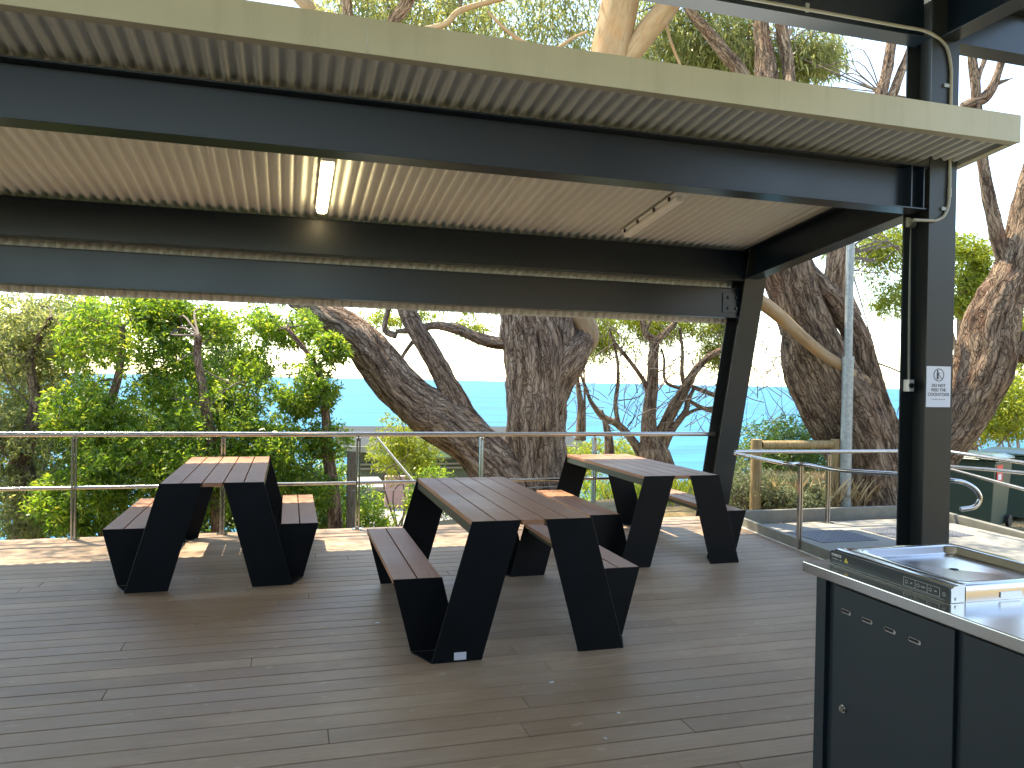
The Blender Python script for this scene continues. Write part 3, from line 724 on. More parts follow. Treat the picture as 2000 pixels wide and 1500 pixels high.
# ------------------------------------------------------------------ houses below
M['wallg'] = mat('olive_weatherboard', (.10, .125, .085), .7, 0, .3, lambda nt, b: None)
M['trim'] = mat('pale_trim', (.25, .25, .2), .6)
M['glass'] = mat('window_glass', (.25, .55, .62), .08, .6)
M['roofd'] = mat('grey_metal_roof', (.03, .033, .03), .8, 0, .2)
M['teal'] = mat('blue_grey_wall', (.10, .15, .15), .7)
M['pinkish'] = mat('pink_render', (.42, .27, .26), .8)
hA = ony(812, 876, 25); hB = ony(985, 1010, 25)
ho = empty('house', (hA.x, 25, hB.z), 'olive green weatherboard house with blue reflecting windows below the big tree', 'house', 'houses below the deck')
b = MB(); zt_, zb_ = hA.z, hB.z - 2
x0, x1 = ony(700, 900, 25).x, ony(1120, 900, 25).x
zz = zb_
while zz < zt_ - .02:
    z2 = min(zz + .17, zt_); b.hexa([(x0, 24.98, zz), (x1, 24.98, zz), (x1, 29, zz), (x0, 29, zz), (x0, 25.0, z2), (x1, 25.0, z2), (x1, 29, z2), (x0, 29, z2)]); zz = z2
b.build('wall', M['wallg'], ho)
b = MB(); b.hexa([(x0 - .6, 24.2, zt_), (x1 + .6, 24.2, zt_), (x1 + .6, 30, zt_ + .25), (x0 - .6, 30, zt_ + .25), (x0 - .6, 24.2, zt_ + .12), (x1 + .6, 24.2, zt_ + .12), (x1 + .6, 30, zt_ + .42), (x0 - .6, 30, zt_ + .42)])
rf = b.build('roof', M['roofd'], ho)
b = MB(); b.box(x0 - .6, x1 + .6, 24.12, 24.195, zt_ - .03, zt_ + .15); b.build('gutter', M['trim'], rf)
for (a, c_) in ((815, 845), (848, 880), (720, 760)):
    q0 = ony(a, 893, 24.9); q1 = ony(c_, 877, 24.9)
    b = MB(); b.box(q0.x - .04, q1.x + .04, 24.9, 24.96, q0.z - .06, q1.z - .02); wf = b.build('window', M['trim'], ho)
    b = MB(); b.box(q0.x, q1.x, 24.88, 24.898, q0.z, q1.z - .04); b.build('pane', M['glass'], wf)
b = MB()
for q in (ony(900, 905, 24.9), ony(900, 913, 24.9)): b.box(x0, x1, 24.86, 24.93, q.z - .03, q.z + .03)
b.build('wall_trim', M['trim'], ho)
q0 = ony(690, 1010, 21); q1 = ony(748, 955, 21)
h2 = empty('garage', (q0.x, 21, q0.z), 'small blue grey outbuilding beside a pink wall down the slope', 'outbuilding', 'houses below the deck')
b = MB(); b.box(q0.x, q1.x, 21, 23, q0.z - 1, q1.z); b.build('wall', M['teal'], h2)
b = MB(); b.box(q0.x - .1, q1.x + .1, 20.9, 23.1, q1.z, q1.z + .07); b.build('roof', M['trim'], h2)
q0 = ony(752, 1000, 20.5); q1 = ony(800, 930, 20.5)
b = MB(); b.box(q0.x, q1.x, 20.5, 20.7, q0.z - .8, q1.z); tag(b.build('garden_wall', M['pinkish']), 'pink rendered garden wall glimpsed through the bushes', 'wall')
b = MB(); q0 = ony(690, 1012, 19.5); q1 = ony(960, 1012, 19.5)
q0.x += 5.6; b.hexa([(q0.x - 6, 17.6, q0.z - .5), (q1.x, 17.6, q0.z - .5), (q1.x, 20.4, q0.z - .1), (q0.x - 6, 20.4, q0.z - .1), (q0.x - 6, 17.6, q0.z - .35), (q1.x, 17.6, q0.z - .35), (q1.x, 20.4, q0.z + .05), (q0.x - 6, 20.4, q0.z + .05)])
tag(b.build('road', M['concrete']), kind='structure')

# ------------------------------------------------------------------ trees
def limbs(name, data, D, m, parent, rough=1.0, n=46):
    """data: list of polylines of (px, py, width px[, extra depth]); real 3-D tapered limbs"""
    V = []; Fc = []; BK = []; k0 = 0
    for li, ln_ in enumerate(data):
        pts = []
        for q in ln_:
            dd = D + (q[3] if len(q) > 3 else 0); p = at(q[0], q[1], dd); pts.append((p.x, p.y, p.z, q[2] / 2 / F * dd))
        sp = smooth_path(pts, 8)
        # resample
        out = [sp[0]]
        for q in sp[1:]:
            L = np.linalg.norm(q[:3] - out[-1][:3]); st = max(.035, out[-1][3] * .22)
            if L > st:
                m_ = int(L / st); a = out[-1]
                for j in range(1, m_ + 1): out.append(a + (q - a) * j / m_)
        nn = n if out[0][3] > .12 else (16 if out[0][3] > .05 else 8)
        ref = None; s_ = 0; off = random.uniform(0, 50); rows = 0
        for i, q in enumerate(out):
            P = Vector(q[:3]); a = Vector(out[max(i - 1, 0)][:3]); c_ = Vector(out[min(i + 1, len(out) - 1)][:3]); t = (c_ - a).normalized()
            if i: s_ += (P - Vector(out[i - 1][:3])).length
            if ref is None: ref = t.orthogonal().normalized()
            ref = (ref - t * ref.dot(t)).normalized(); bt = t.cross(ref); rad = max(q[3], .004)
            for j in range(nn):
                an = 2 * math.pi * j / nn; dr = ref * math.cos(an) + bt * math.sin(an)
                cl = Vector((math.cos(an) * rad, math.sin(an) * rad, s_))
                nz = noise.noise(Vector((cl.x * 4 + off, cl.y * 4, s_ * 1.1))) * .16
                if rough > .5:
                    rd = noise.noise(Vector((cl.x * 17 + off, cl.y * 17, s_ * 2.4)))
                    nz += -(abs(rd)) * .30 * rough * min(1, .35 / max(rad, .1)) + .03 * noise.noise(Vector((cl.x * 45, cl.y * 45 + off, s_ * 9)))
                else: nz *= .5
                V.append(tuple(P + dr * rad * (1 + nz))); BK.append((cl.x + off, cl.y, s_))
            rows += 1
        for i in range(rows - 1):
            for j in range(nn): Fc.append((k0 + i * nn + j, k0 + i * nn + (j + 1) % nn, k0 + (i + 1) * nn + (j + 1) % nn, k0 + (i + 1) * nn + j))
        Fc.append(tuple(k0 + j for j in range(nn))[::-1]); Fc.append(tuple(k0 + (rows - 1) * nn + j for j in range(nn)))
        k0 += rows * nn
    me = bpy.data.meshes.new(name); me.from_pydata(V, [], Fc); me.materials.append(m)
    a = me.attributes.new('bk', 'FLOAT_VECTOR', 'POINT'); a.data.foreach_set('vector', np.array(BK, 'f').ravel())
    me.polygons.foreach_set('use_smooth', [True] * len(Fc)); me.update()
    return link(name, me, parent)

def leaves(name, blobs, n, L, W, m, parent, seed=1, droop=0., rosette=7, clump=.9, spread=.35, kind=None, up_=0.):
    """blobs: (centre Vector, (rx, ry, rz), weight). n leaves spread in tufts through the volume."""
    rg = np.random.default_rng(seed)
    wts = np.array([b[2] for b in blobs], float); wts /= wts.sum()
    nc = max(1, n // rosette); cs = []
    for (c_, rad, _), wt in zip(blobs, wts):
        k = max(1, int(nc * wt)); got = 0
        c0 = np.array(c_); ra = np.array(rad); tries = 0
        while got < k and tries < 60:
            tries += 1
            p = rg.normal(size=(k * 3, 3)); p /= np.linalg.norm(p, axis=1)[:, None]; p *= rg.random((k * 3, 1)) ** .45
            q = p * ra + c0
            # clumpy acceptance
            f = np.sin(q[:, 0] * 3.1 + 1.3 * np.sin(q[:, 2] * 2.3)) + np.sin(q[:, 1] * 3.7 + 1.1 * np.sin(q[:, 0] * 2.9)) + np.sin(q[:, 2] * 4.1 + 1.7 * np.sin(q[:, 1] * 2.1)) + .7 * np.sin(q[:, 0] * 8.3 + q[:, 2] * 7.1)
            acc = rg.random(len(q)) < 1 / (1 + np.exp(-(f + .3) * clump * 2.2))
            q = q[acc][:k - got]; cs.append(np.hstack([q, (q - c0) / ra])); got += len(q)
    cs = np.vstack(cs); K = len(cs); ctr = np.repeat(cs[:, :3], rosette, 0); out = np.repeat(cs[:, 3:], rosette, 0); Nn = len(ctr)
    ax = np.repeat(rg.normal(size=(K, 3)) * .5 + cs[:, 3:] * .7 + np.array([0, 0, .45 + up_]), rosette, 0)
    ax /= np.linalg.norm(ax, axis=1)[:, None]
    rd = rg.normal(size=(Nn, 3)); rd /= np.linalg.norm(rd, axis=1)[:, None]
    dr = ax * .55 + rd * .9 + np.array([0, 0, -droop]); dr /= np.linalg.norm(dr, axis=1)[:, None]
    ll = L * rg.uniform(.55, 1.2, Nn); ww = W * rg.uniform(.7, 1.2, Nn)
    base = ctr + rg.normal(size=(Nn, 3)) * L * spread
    sd = np.cross(dr, rg.normal(size=(Nn, 3))); sd /= np.linalg.norm(sd, axis=1)[:, None]
    nm = np.cross(dr, sd)
    mid = base + dr * (ll * .42)[:, None] + nm * (ww * .12)[:, None]
    tip = base + dr * ll[:, None] - nm * (ll * .10)[:, None] + np.array([0, 0, -.12 - .2 * droop]) * ll[:, None]
    V = np.stack([base, mid + sd * (ww / 2)[:, None], tip, mid - sd * (ww / 2)[:, None]], 1).reshape(-1, 3)
    me = bpy.data.meshes.new(name); me.vertices.add(Nn * 4); me.vertices.foreach_set('co', V.astype('f').ravel())
    me.loops.add(Nn * 4); me.loops.foreach_set('vertex_index', np.arange(Nn * 4, dtype='i'))
    me.polygons.add(Nn); me.polygons.foreach_set('loop_start', np.arange(0, Nn * 4, 4, dtype='i')); me.polygons.foreach_set('loop_total', np.full(Nn, 4, 'i'))
    cr = np.repeat(rg.random(K), rosette); rv = np.clip(cr * .4 + rg.random(Nn) * .62 - .02, 0, 1)
    a = me.attributes.new('rnd', 'FLOAT', 'FACE'); a.data.foreach_set('value', rv.astype('f'))
    me.materials.append(m); me.update(calc_edges=True); me.validate()
    o = link(name, me, parent)
    if kind: o['kind'] = kind
    return o, cs[:, :3]

def twigs(name, root_pts, tips, m, parent, r=.008, seed=1, kmax=140, sag=.15):
    rg = random.Random(seed); b = MB(); tips = list(tips); rg.shuffle(tips); tips = tips[:kmax]; roots = list(root_pts); extra = []
    n1 = max(6, len(tips) // 6)
    for ti, tp in enumerate(tips):
        tp = Vector(tp)
        if ti < n1: rp = min(roots, key=lambda q: (q - tp).length + rg.uniform(0, .8)); rad = r * 1.5
        else: rp = min(extra, key=lambda q: (q - tp).length + rg.uniform(0, .15)); rad = r * .75
        dd = tp - rp; L = dd.length
        m1 = rp + dd * .35 + Vector((rg.uniform(-1, 1), rg.uniform(-1, 1), rg.uniform(-.3, 1))) * L * .2; m2 = rp + dd * .7 + Vector((rg.uniform(-1, 1), rg.uniform(-1, 1), rg.uniform(-.5, .6))) * L * .16
        pts = smooth_path([rp, m1, m2, tp], 4); k = len(pts); rr = rad * min(2.0, .5 + L * .5)
        if ti < n1: extra += [Vector(p) for p in pts[3:]]
        b.tube([Vector(p) for p in pts], [rr * (1 - .8 * i / (k - 1)) for i in range(k)], 5, cap=False)
    return b.build(name, m, parent)

def blob(px, py, D, rx, rz, ry=None, wt=1.): return (at(px, py, D), (rx, ry or rx, rz), wt)
NT = dict(n=0)

# big tree behind the railing
tA = empty('eucalyptus_tree', at(1048, 1040, 12.2), 'massive rough-barked tree behind the railing with one limb sweeping far left', 'tree', 'trees around the shelter')
A_main = [[(1062, 1130, 175), (1056, 1050, 150), (1048, 960, 128), (1045, 850, 120), (1046, 760, 122), (1046, 700, 130), (1040, 650, 124), (1034, 615, 112), (1022, 570, 104), (1010, 480, 95), (960, 340, 75), (870, 180, 50), (770, 62, 30), (795, 5, 26), (850, -120, 20)],
          [(1062, 800, 80, -.05), (1080, 740, 84, -.05), (1108, 700, 80, -.05), (1134, 668, 64), (1152, 646, 40), (1168, 652, 14)],
          [(1060, 720, 70, -.1), (1078, 660, 44, -.15), (1082, 600, 30, -.1), (1078, 540, 24)], [(1105, 700, 50, -.1), (1104, 650, 44, -.1), (1102, 590, 40)],
          [(1050, 1020, 140), (1000, 950, 130), (945, 885, 104), (890, 838, 96), (820, 792, 92), (765, 742, 88), (728, 690, 84), (690, 650, 74), (640, 618, 66), (590, 580, 58, .2), (530, 520, 52, .6), (500, 400, 45, 1), (540, 200, 36, 1.5), (600, 60, 28, 1.8), (590, -80, 22, 2)],
          [(965, 885, 60, .25), (915, 825, 58, .1), (890, 780, 50), (860, 725, 44), (830, 672, 40), (800, 620, 36), (780, 560, 32), (760, 440, 26), (700, 200, 24), (680, 42, 22), (674, -60, 20)],
          [(1000, 672, 28), (955, 668, 26), (920, 655, 25), (888, 642, 23), (850, 636, 17), (805, 645, 14), (770, 648, 10)],
          [(775, 655, 16), (752, 645, 13), (757, 610, 10), (762, 598, 14)],
          [(1000, 905, 36), (960, 935, 26), (925, 965, 18), (900, 990, 12)],
          [(828, 640, 10), (790, 690, 8), (780, 720, 6)]]
limbs('trunk', A_main, 12, M['bark'], tA)
A_smooth = [[(1130, 700, 24, .02), (1150, 662, 38), (1140, 628, 46), (1122, 595, 50), (1112, 480, 62), (1140, 300, 66), (1178, 160, 74), (1190, 100, 76), (1212, 0, 72), (1235, -130, 60)],
            [(1178, 180, 44), (1222, 120, 40), (1262, 65, 44), (1305, 12, 42), (1360, -60, 34)],
            [(560, -30, 24, 1.5), (600, 10, 26, 1.5), (630, 28, 24, 1.5), (672, 42, 22, .5)],
            [(1115, 185, 20), (1085, 110, 10), (1110, 80, 7), (1150, 60, 4)], [(1085, 112, 8), (1040, 110, 5), (1000, 80, 3)],
            [(740, 70, 10), (860, 50, 12), (900, 20, 12), (990, -5, 10)], [(1040, 95, 10), (990, 60, 8), (950, 20, 6)],
            [(1330, 130, 5), (1310, 80, 6), (1300, 30, 6), (1310, -10, 5)]]
limbs('limb', A_smooth, 12, M['smooth'], tA, .2, 24)
oA, tipsA = leaves('crown', [blob(760, 30, 13, 1.1, .7), blob(900, 20, 13.5, 1.3, .8), blob(1060, 40, 13.5, 1.3, .9), blob(1000, -120, 14, 2.2, 1), blob(1280, 60, 14.5, 1.2, .9), blob(1380, 60, 14.5, 1.2, .9), blob(1250, -100, 14, 2, .9), blob(700, -60, 14, 1.2, .5)],
              27000, .16, .03, M['leafolive'], tA, 11, droop=.8, clump=.8, rosette=8, spread=.6)
leaves('crown', [blob(740, 620, 14, .45, .2), blob(830, 612, 14.5, .5, .22), blob(925, 640, 14.5, .5, .2), blob(960, 600, 14, .5, .15)], 3200, .12, .024, M['leafyellow'], tA, 13, droop=.5, clump=1.2, spread=.5)
cz = [(Vector((x_, 10.6 + .5 * math.sin(x_ * 1.7), 8.2 + .4 * math.cos(x_ * 2.1))), (1.1, 1.2, .5), .5 + .5 * abs(math.sin(x_ * 1.3))) for x_ in (-9, -7.2, -5.5, -3.9, -2.2, -.6, 1.0, 2.7)] + [(Vector((4.1, 9.3, 8.2)), (1.3, 1.7, .5), 1.6), (Vector((5.6, 9.6, 8.4)), (1.2, 1.6, .5), 1.2), (Vector((6.6, 8.4, 8.0)), (1.1, 1.2, .4), 1.)]
leaves('crown', cz, 15000, .14, .03, M['leafolive'], tA, 12, droop=.7, clump=1.3, rosette=8, spread=.6)  # unseen leaves added high above the view to dapple the sunlit deck strip
twigs('branch', [at(900, 20, 12.5), at(1080, 110, 12.5), at(770, 30, 12.4), at(1310, 0, 12.5), at(1240, 90, 12.5), at(1000, -60, 13)], tipsA, M['twig'], tA, .009, 2, 130)

# tree with slender stems in front of the sea
tB = empty('coastal_tree', at(1280, 930, 17), 'slender forked tree standing against the sea right of the massive trunk', 'tree', 'trees around the shelter')
B_ = [[(1290, 1000, 90), (1283, 930, 76), (1275, 880, 60), (1268, 845, 36), (1268, 800, 27), (1274, 750, 23), (1276, 700, 21), (1278, 668, 19), (1262, 652, 14), (1254, 620, 12), (1250, 560, 10)],
      [(1277, 672, 16), (1305, 645, 14), (1318, 630, 11), (1340, 600, 9)], [(1316, 640, 8), (1312, 600, 7)], [(1258, 650, 10), (1272, 620, 7), (1268, 590, 6)],
      [(1285, 890, 40), (1292, 850, 30), (1310, 810, 24), (1335, 765, 21), (1358, 725, 17), (1385, 697, 14), (1415, 680, 12), (1450, 650, 10)],
      [(1290, 880, 22), (1312, 840, 15), (1338, 805, 12), (1345, 780, 9), (1355, 760, 7)], [(1337, 812, 8), (1360, 800, 7), (1400, 795, 6)],
      [(1262, 900, 26), (1235, 860, 18), (1205, 828, 15), (1178, 815, 14), (1155, 785, 9), (1145, 760, 7), (1130, 720, 5)],
      [(1208, 830, 11), (1202, 790, 9), (1207, 745, 8), (1205, 700, 6), (1190, 640, 4)],
      [(1266, 760, 12), (1252, 735, 10), (1230, 705, 9), (1205, 675, 8), (1190, 650, 5)],
      [(1340, 765, 10), (1332, 730, 9), (1333, 690, 7), (1328, 640, 5)], [(1352, 755, 9), (1390, 770, 9), (1440, 790, 8)],
      [(1335, 760, 7), (1300, 745, 6), (1297, 700, 5), (1290, 680, 4)], [(1345, 782, 8), (1375, 798, 9), (1430, 812, 8)],
      [(1133, 860, 22), (1135, 800, 15), (1128, 740, 9), (1135, 700, 5)], [(1190, 900, 24), (1188, 850, 18), (1175, 800, 5)], [(1142, 860, 6), (1142, 780, 5), (1140, 700, 3)]]
limbs('trunk', B_, 17, M['barkred'], tB, .8, 18)
rg = random.Random(5); b = MB()
for i in range(330):
    if i == 230: b.build('branch', M['twig'], tB); b = MB()
    px = rg.uniform(1110, 1450) if i < 230 else rg.uniform(1430, 1600); py = rg.uniform(650, 850); a = R(rg.choice([rg.uniform(20, 80), rg.uniform(100, 160)])); L = rg.uniform(30, 130)
    D_ = rg.uniform(15.5, 19); P0 = (px, py); pts = [at(px + L * t * math.cos(a) + 8 * math.sin(t * 5 + i), py - L * t * math.sin(a) + 7 * math.sin(t * 4 + i * 2), D_ + .4 * math.sin(i)) for t in (0, .3, .6, 1)]
    w_ = rg.uniform(.006, .016); b.tube(smooth_path(pts, 3), [w_ * (1 - .75 * k / 9) for k in range(10)], 5, cap=False)
bare = b
leaves('crown', [blob(1190, 625, 18, .9, .5), blob(1300, 605, 18.5, 1.6, .45), blob(1400, 650, 18, .5, .7), blob(1160, 680, 18, .5, .35, wt=.4), blob(1240, 660, 18, .9, .4, wt=.5), blob(1350, 540, 18.5, 2.2, .8), blob(1210, 640, 18, 1.0, .5), blob(1390, 690, 18, .45, .35, wt=.5), blob(1330, 640, 18.2, .9, .35, wt=.8)], 26000, .12, .024, M['leafyellow'], tB, 21, droop=.6, clump=1.1, rosette=7, spread=.55)
b = None

# right-hand tree
tC = empty('eucalyptus_tree', at(1712, 1010, 10.6), 'large twisted tree beside the galvanised pole with a stub and several heavy limbs', 'tree', 'trees around the shelter')
C_ = [[(1722, 1040, 190), (1716, 1000, 165), (1704, 950, 140), (1694, 900, 132), (1676, 850, 128), (1652, 800, 122), (1622, 740, 112), (1592, 680, 106), (1565, 620, 104), (1545, 560, 100), (1530, 500, 96), (1515, 400, 80, .3), (1505, 280, 60, .6), (1497, 150, 44, 1), (1488, 50, 32, 1.2), (1480, -80, 26, 1.4)],
      [(1655, 880, 90), (1620, 820, 90), (1592, 775, 84), (1570, 730, 78), (1556, 690, 62), (1552, 655, 50)],
      [(1745, 960, 90), (1735, 880, 72), (1720, 820, 66), (1700, 760, 60), (1686, 700, 54), (1672, 650, 50), (1640, 605, 48), (1600, 560, 46), (1568, 520, 42), (1545, 430, 36, .3), (1542, 260, 30, .6), (1540, 130, 26, 1), (1526, 50, 24, 1.2), (1520, -60, 20, 1.4)],
      [(1740, 985, 130), (1775, 930, 104), (1820, 885, 98), (1868, 825, 100), (1902, 765, 104), (1924, 705, 108), (1932, 645, 106), (1949, 590, 92), (1977, 535, 75), (1992, 480, 66), (2012, 390, 60), (2045, 270, 56), (2080, 120, 44)],
      [(1962, 510, 30), (1948, 460, 28), (1935, 400, 27), (1926, 350, 25), (1917, 300, 23), (1910, 230, 21), (1904, 160, 20), (1898, 100, 18), (1890, 0, 16)],
      [(1880, 208, 16), (1900, 200, 20), (1922, 192, 22), (1940, 168, 20), (1950, 140, 16), (1962, 100, 14), (1975, 40, 12)], [(1942, 165, 12), (1962, 158, 7), (1980, 152, 2)],
      [(1500, 270, 34, .5), (1452, 152, 28, 1), (1412, 100, 26, 1), (1378, 58, 23, 1), (1345, 15, 20, 1), (1310, -60, 16, 1)],
      [(1905, 210, 8), (1912, 150, 9), (1925, 110, 10), (1935, 60, 9)],
      [(1985, 700, 40), (2010, 660, 36), (2060, 620, 30)]]
limbs('trunk', C_, 10.6, M['barkred'], tC)
limbs('limb', [[(1700, 750, 26, .3), (1668, 735, 24, .12), (1640, 712, 22, -.02), (1605, 690, 22, -.05), (1560, 652, 24, -.1), (1520, 615, 27, -.15), (1480, 585, 28, -.3), (1440, 560, 26, -.4)]], 10.25, M['smooth'], tC, .2, 18)
limbs('limb', [[(1628, 620, 42), (1630, 560, 46), (1638, 500, 44), (1650, 400, 40), (1690, 260, 30), (1722, 180, 24), (1738, 110, 20), (1750, 0, 18)], [(1670, 620, 28), (1654, 570, 24), (1650, 510, 28), (1658, 450, 30), (1690, 330, 26), (1730, 220, 22), (1760, 140, 18), (1785, 80, 16)]], 12.4, M['bark'], tC, .8, 20)
bare.build('branch', M['twig'], tC)
oC, tipsC = leaves('crown', [blob(1730, 500, 15, .75, .65), blob(1740, 580, 15, .5, .4, wt=.4), blob(1640, 480, 14, .3, .3, wt=.2)], 8000, .12, .024, M['leafyellow'], tC, 31, droop=.5, clump=1.0, spread=.55)
oC2, tipsC2 = leaves('crown', [blob(1500, 110, 14, 1.2, .55), blob(1400, 90, 14, 1, .7), blob(1600, 110, 14, .8, .35, wt=.6), blob(1500, -60, 14, 2.2, .9)], 17000, .16, .03, M['leafolive'], tC, 32, droop=.9, clump=1.0, rosette=8, spread=.6)
twigs('branch', [at(1500, 100, 12), at(1540, 80, 12), at(1400, 80, 12), at(1640, 500, 12.5), at(1690, 700, 11), at(1720, 180, 12.5)], list(tipsC)[:400] + list(tipsC2)[:400] + [at(random.uniform(1690, 1760), random.uniform(610, 860), random.uniform(12, 15)) for _ in range(40)] + [at(random.uniform(1580, 1760), random.uniform(60, 190), random.uniform(12, 14)) for _ in range(30)], M['twig'], tC, .006, 4, 260)

# round yellow-green tree to the right of the tall post
tD = empty('bushy_tree', at(1890, 760, 24), 'round bushy tree with sunlit crown behind the tall post', 'tree', 'trees around the shelter')
limbs('trunk', [[(1895, 900, 30), (1885, 760, 26), (1880, 640, 20), (1880, 540, 14)], [(1885, 720, 14), (1860, 660, 10), (1850, 600, 7)], [(1885, 700, 12), (1905, 640, 9), (1915, 590, 6)]], 24, M['bark'], tD, .5, 12)
leaves('crown', [blob(1880, 500, 24, .9, .75), blob(1900, 560, 24, .7, .5), blob(1860, 600, 24, .6, .3), blob(1840, 520, 24, .8, .9), blob(1915, 520, 24, .35, .6)], 11000, .16, .05, M['leafyellow'], tD, 41, droop=.2, clump=.8)

# foliage behind the bins
for i, (px, py, D_, rx, rz_, cnt, mm, lb) in enumerate([
        (1960, 790, 17, 1.2, .75, 12000, 'leafyellow', 'light green shrub just behind the green bins'),
        (2010, 640, 20, 1.0, 1.3, 8000, 'leafyellow', 'tall light green shrub at the right edge of the photo'),
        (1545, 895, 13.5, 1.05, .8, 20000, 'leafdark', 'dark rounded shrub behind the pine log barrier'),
        (1180, 895, 20, 1.3, .5, 6500, 'leafyellow', 'bright yellow-green shrub below the slender sea tree'),
        (790, 870, 15, .75, .9, 6500, 'leafyellow', 'airy yellow-green shrub behind the railing, left of the massive trunk'),
        (850, 960, 14, .5, .5, 3500, 'leafgreen', 'small leafy shrub in the gap left of the middle table'),
        (1450, 950, 10.2, .6, .34, 8000, 'leafgrey', 'pale grey-green shrub behind the leaning post'),
        (1550, 965, 9.9, .5, .26, 7000, 'leafgrey', 'low grey-green shrub in front of the dark shrub'),
        (1200, 990, 13, .9, .5, 5500, 'leafgreen', 'green shrub seen under the right picnic table'),
        (720, 1000, 12, .5, .45, 2600, 'leafgreen', 'sparse shrub beside the timber fence post'),
        (640, 960, 13.5, .55, .85, 9000, 'leafgreen', 'leafy shrub behind the timber fence post at its left')]):
    p = at(px, py, D_); gz_ = gh(p.x, p.y)
    s_ = empty('shrub', (p.x, p.y, gz_), lb, 'shrub', 'shrubs beyond the deck')
    lw = (.055, .014) if 'grey' in mm else ((.09, .026) if D_ < 16 else (.13, .035))
    o_, tp_ = leaves('foliage', [(p, (rx, rx * .9, rz_), 1), (p + Vector((-.35 * rx, .1, -.45 * rz_)), (rx * .8, rx * .7, rz_ * .7), .6), (p + Vector((.4 * rx, 0, -.4 * rz_)), (rx * .7, rx * .7, rz_ * .7), .5)], cnt, lw[0], lw[1], M[mm], s_, 50 + i, droop=.15, clump=.7 if i != 4 else 1.2)
    twigs('stem', [Vector((p.x + random.uniform(-.2, .2), p.y + random.uniform(-.2, .2), gz_)) for _ in range(4)], tp_, M['twig'], s_, .009, i, 40)

# dense bushes on the left
LB = [
    ('dense green bush filling the far left of the view above the railing', [blob(40, 700, 10.6, .8, .65), blob(120, 640, 11, .9, .6), blob(10, 850, 10.2, .7, .6), blob(60, 980, 10.2, .7, .5), blob(-60, 640, 11, 1, .8)], 26000, 'leafolive', [(55, 960, 50), (40, 900, 40), (70, 800, 24), (60, 700, 16), (100, 620, 10)], 10.4),
    ('bright green bush directly behind the left railing post', [blob(230, 680, 10.4, .75, .7), blob(180, 800, 10, .6, .5), blob(250, 900, 9.9, .65, .5), blob(160, 980, 9.7, .6, .45), blob(270, 600, 10.8, .7, .35)], 30000, 'leafgreen', [(210, 1060, 34), (200, 960, 26), (190, 860, 20), (230, 740, 16), (240, 640, 10)], 10.1),
    ('green bush with reddish stem behind the left picnic table', [blob(340, 740, 10.6, .6, .55), blob(420, 820, 10.3, .6, .5), blob(360, 930, 10, .6, .45), blob(470, 760, 10.8, .5, .4, wt=.7), blob(330, 620, 11, .6, .3, wt=.6), blob(440, 635, 11.2, .6, .3, wt=.6), blob(520, 625, 11.5, .5, .25, wt=.4), blob(460, 940, 10.2, .6, .5)], 26000, 'leafgreen', [(425, 1000, 26), (415, 880, 22), (402, 800, 19), (393, 740, 17), (385, 690, 15), (388, 655, 14)], 10.1),
    ('leafy bush hanging under the left limb of the massive tree', [blob(600, 760, 10.7, .45, .42), blob(640, 690, 10.8, .28, .28, wt=.5), blob(560, 640, 11.2, .5, .3, wt=.7), blob(540, 880, 10.5, .5, .5), blob(640, 860, 10.8, .35, .3, wt=.5), blob(510, 720, 11.2, .4, .3, wt=.4), blob(600, 960, 10.6, .5, .3, wt=.6)], 22000, 'leafgreen', [(655, 1050, 30), (650, 960, 26), (640, 880, 22), (635, 800, 16), (620, 720, 11), (560, 640, 8)], 10.7)]
for i, (lb, bl, cnt, mm, st_, D_) in enumerate(LB):
    p = at(st_[0][0], st_[0][1], D_)
    s_ = empty('bush', (p.x, p.y, gh(p.x, p.y)), lb, 'bush', 'dense bushes behind the left railing')
    limbs('stem', [[(st_[0][0], st_[0][1] + 120, st_[0][2] * 1.1)] + st_], D_, M['barkred'] if i == 2 else M['bark'], s_, .5, 14)
    o_, tp_ = leaves('foliage', bl, cnt, .085, .027, M[mm], s_, 70 + i, droop=.1, clump=.75, rosette=8, spread=.3)
    roots = [at(q[0], q[1], D_) for q in st_[1:]]
    twigs('branch', roots, tp_, M['twig'], s_, .011, i, 110)
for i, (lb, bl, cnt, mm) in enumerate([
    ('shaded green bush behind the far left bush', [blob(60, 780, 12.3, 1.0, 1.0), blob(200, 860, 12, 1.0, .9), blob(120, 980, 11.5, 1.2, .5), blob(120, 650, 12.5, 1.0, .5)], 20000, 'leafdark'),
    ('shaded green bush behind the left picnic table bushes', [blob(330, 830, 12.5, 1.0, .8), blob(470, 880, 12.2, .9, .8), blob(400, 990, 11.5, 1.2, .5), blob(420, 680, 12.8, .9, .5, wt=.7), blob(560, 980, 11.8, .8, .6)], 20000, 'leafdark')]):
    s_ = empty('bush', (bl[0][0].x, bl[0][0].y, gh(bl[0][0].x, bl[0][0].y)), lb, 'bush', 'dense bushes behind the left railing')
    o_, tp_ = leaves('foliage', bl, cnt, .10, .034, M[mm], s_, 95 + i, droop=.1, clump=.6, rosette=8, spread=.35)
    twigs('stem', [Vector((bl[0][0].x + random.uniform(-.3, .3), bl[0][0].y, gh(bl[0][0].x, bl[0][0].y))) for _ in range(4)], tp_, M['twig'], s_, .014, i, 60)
s_ = empty('bush', at(300, 900, 15), 'yellow-green bush glowing farthest behind the left bushes', 'bush', 'dense bushes behind the left railing')
leaves('foliage', [blob(60, 820, 14, 1.6, 1.2), blob(300, 900, 14, 1.5, 1.0), blob(480, 960, 14, 1.2, .7), blob(200, 640, 14.5, 1.4, .7, wt=.6), blob(-60, 650, 14, 1.2, 1), blob(420, 760, 14.5, 1.1, .8, wt=.7)], 30000, .12, .035, M['leafyellow'], s_, 90, clump=.5)
o = s_

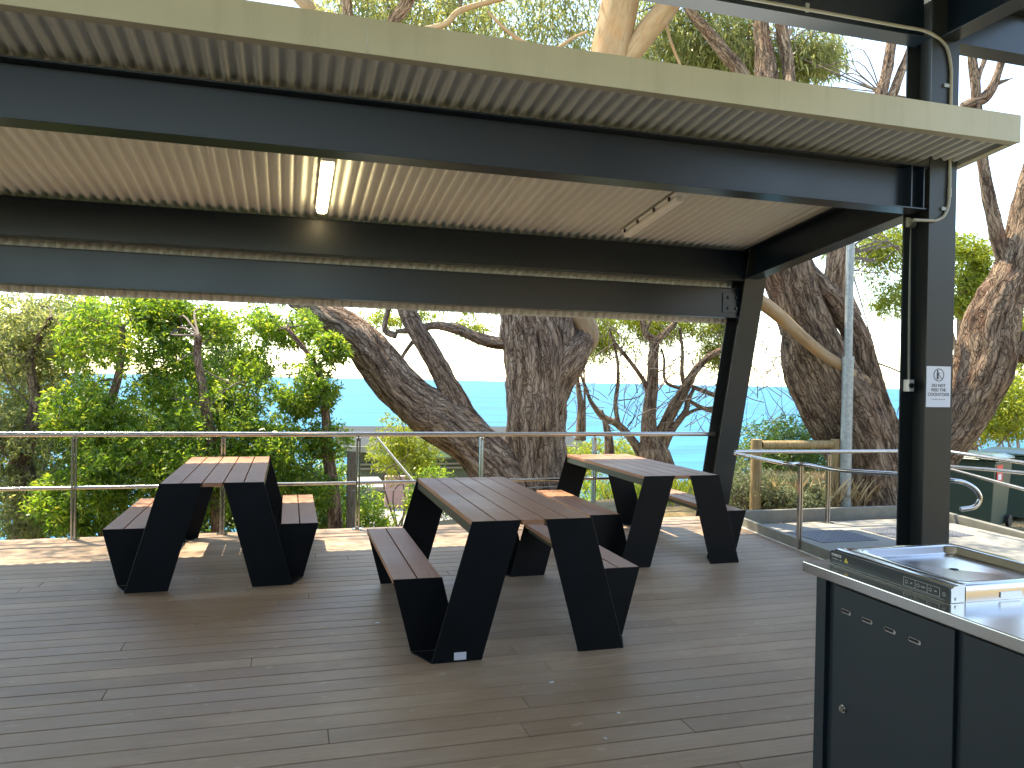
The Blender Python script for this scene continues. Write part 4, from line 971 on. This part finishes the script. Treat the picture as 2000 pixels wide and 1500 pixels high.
# unseen canopy added over the railing: dapples the deck and fills the gap above
# dry grass and litter
def grass(name, cx_, cy_, rx, ry, n_, h, m, seed, label=None, flat=False):
    rg = np.random.default_rng(seed); x = cx_ + rg.uniform(-rx, rx, n_); y = cy_ + rg.uniform(-ry, ry, n_)
    z = np.array([max(gh(a, c_), -.4) for a, c_ in zip(x, y)])
    if flat: z[:] = flat
    an = rg.uniform(0, 2 * np.pi, n_); hh = h * rg.uniform(.4, 1.2, n_); ln2 = rg.uniform(.1, .8, n_) * hh
    w_ = .006 if not flat else .012
    b0 = np.stack([x - w_ * np.sin(an), y + w_ * np.cos(an), z], 1); b1 = np.stack([x + w_ * np.sin(an), y - w_ * np.cos(an), z], 1)
    if flat:
        L = rg.uniform(.03, .08, n_); t = np.stack([x + L * np.cos(an), y + L * np.sin(an), z + rg.uniform(0, .012, n_)], 1); md_ = (b0 + t) / 2 + np.array([0, 0, .006])
        V = np.stack([b0, b1, t, md_], 1)
    else:
        t = np.stack([x + ln2 * np.cos(an), y + ln2 * np.sin(an), z + hh], 1); md_ = (b0 + t) / 2 + np.array([0, 0, .12 * h]); V = np.stack([b0, b1, t, md_], 1)
    me = bpy.data.meshes.new(name); me.vertices.add(n_ * 4); me.vertices.foreach_set('co', V.reshape(-1).astype('f'))
    me.loops.add(n_ * 4); me.loops.foreach_set('vertex_index', np.arange(n_ * 4, dtype='i')); me.polygons.add(n_)
    me.polygons.foreach_set('loop_start', np.arange(0, n_ * 4, 4, dtype='i')); me.polygons.foreach_set('loop_total', np.full(n_, 4, 'i'))
    a = me.attributes.new('rnd', 'FLOAT', 'FACE'); a.data.foreach_set('value', rg.random(n_).astype('f'))
    me.materials.append(m); me.update(calc_edges=True); o = link(name, me); return tag(o, label, name.replace('_', ' '), kind='stuff')
grass('dry_grass', 7.0, 9.1, .85, .6, 4800, .42, M['straw'], 1, 'dry straw coloured grass below the right-hand tree')
grass('green_grass', 9.5, 11.5, 4.5, 2, 7000, .3, M['leafyellow'], 2, 'rough grass and weeds covering the slope beyond the ramp')
grass('leaf_litter', 6.35, 7.74, 1.35, .055, 900, .02, M['litter'], 3, 'fallen brown leaves along the far kerb', flat=-.03)
grass('ground_leaves', 9.5, 9.2, 2.5, 2.2, 2500, .02, M['litter'], 4, 'fallen leaves and twigs on the bare ground around the bins')

# small scraps on the deck
for i, (px, py, lb) in enumerate([(737, 1217, 'white petal-sized scrap on the deck left of the middle table'), (1182, 1443, 'tiny white scrap on the deck near the bottom of the photo'), (386, 1131, 'small pale scrap on the deck under the left table'), (1208, 1393, 'pale speck of debris on a board gap right of the middle table'), (1495, 1066, 'small dark leaf on the deck near the ramp kerb'), (1078, 1333, 'pale flat scrap on the deck below the middle table')]):
    q = onz(px, py, .002); b = MB(); r_ = (.014, .007, .010, .010, .018, .014)[i]
    P = [(q.x + r_ * (1 + .4 * math.sin(k * 2.3 + i)) * math.cos(k * math.pi / 3.5), q.y + r_ * .8 * math.sin(k * math.pi / 3.5), .002 + .003 * (k % 2)) for k in range(7)]
    b.prism(P, (0, 0, .0015)); tag(b.build('litter_scrap', M['litter'] if i == 4 else M['paper']), lb, 'scrap', 'small scraps on the deck')
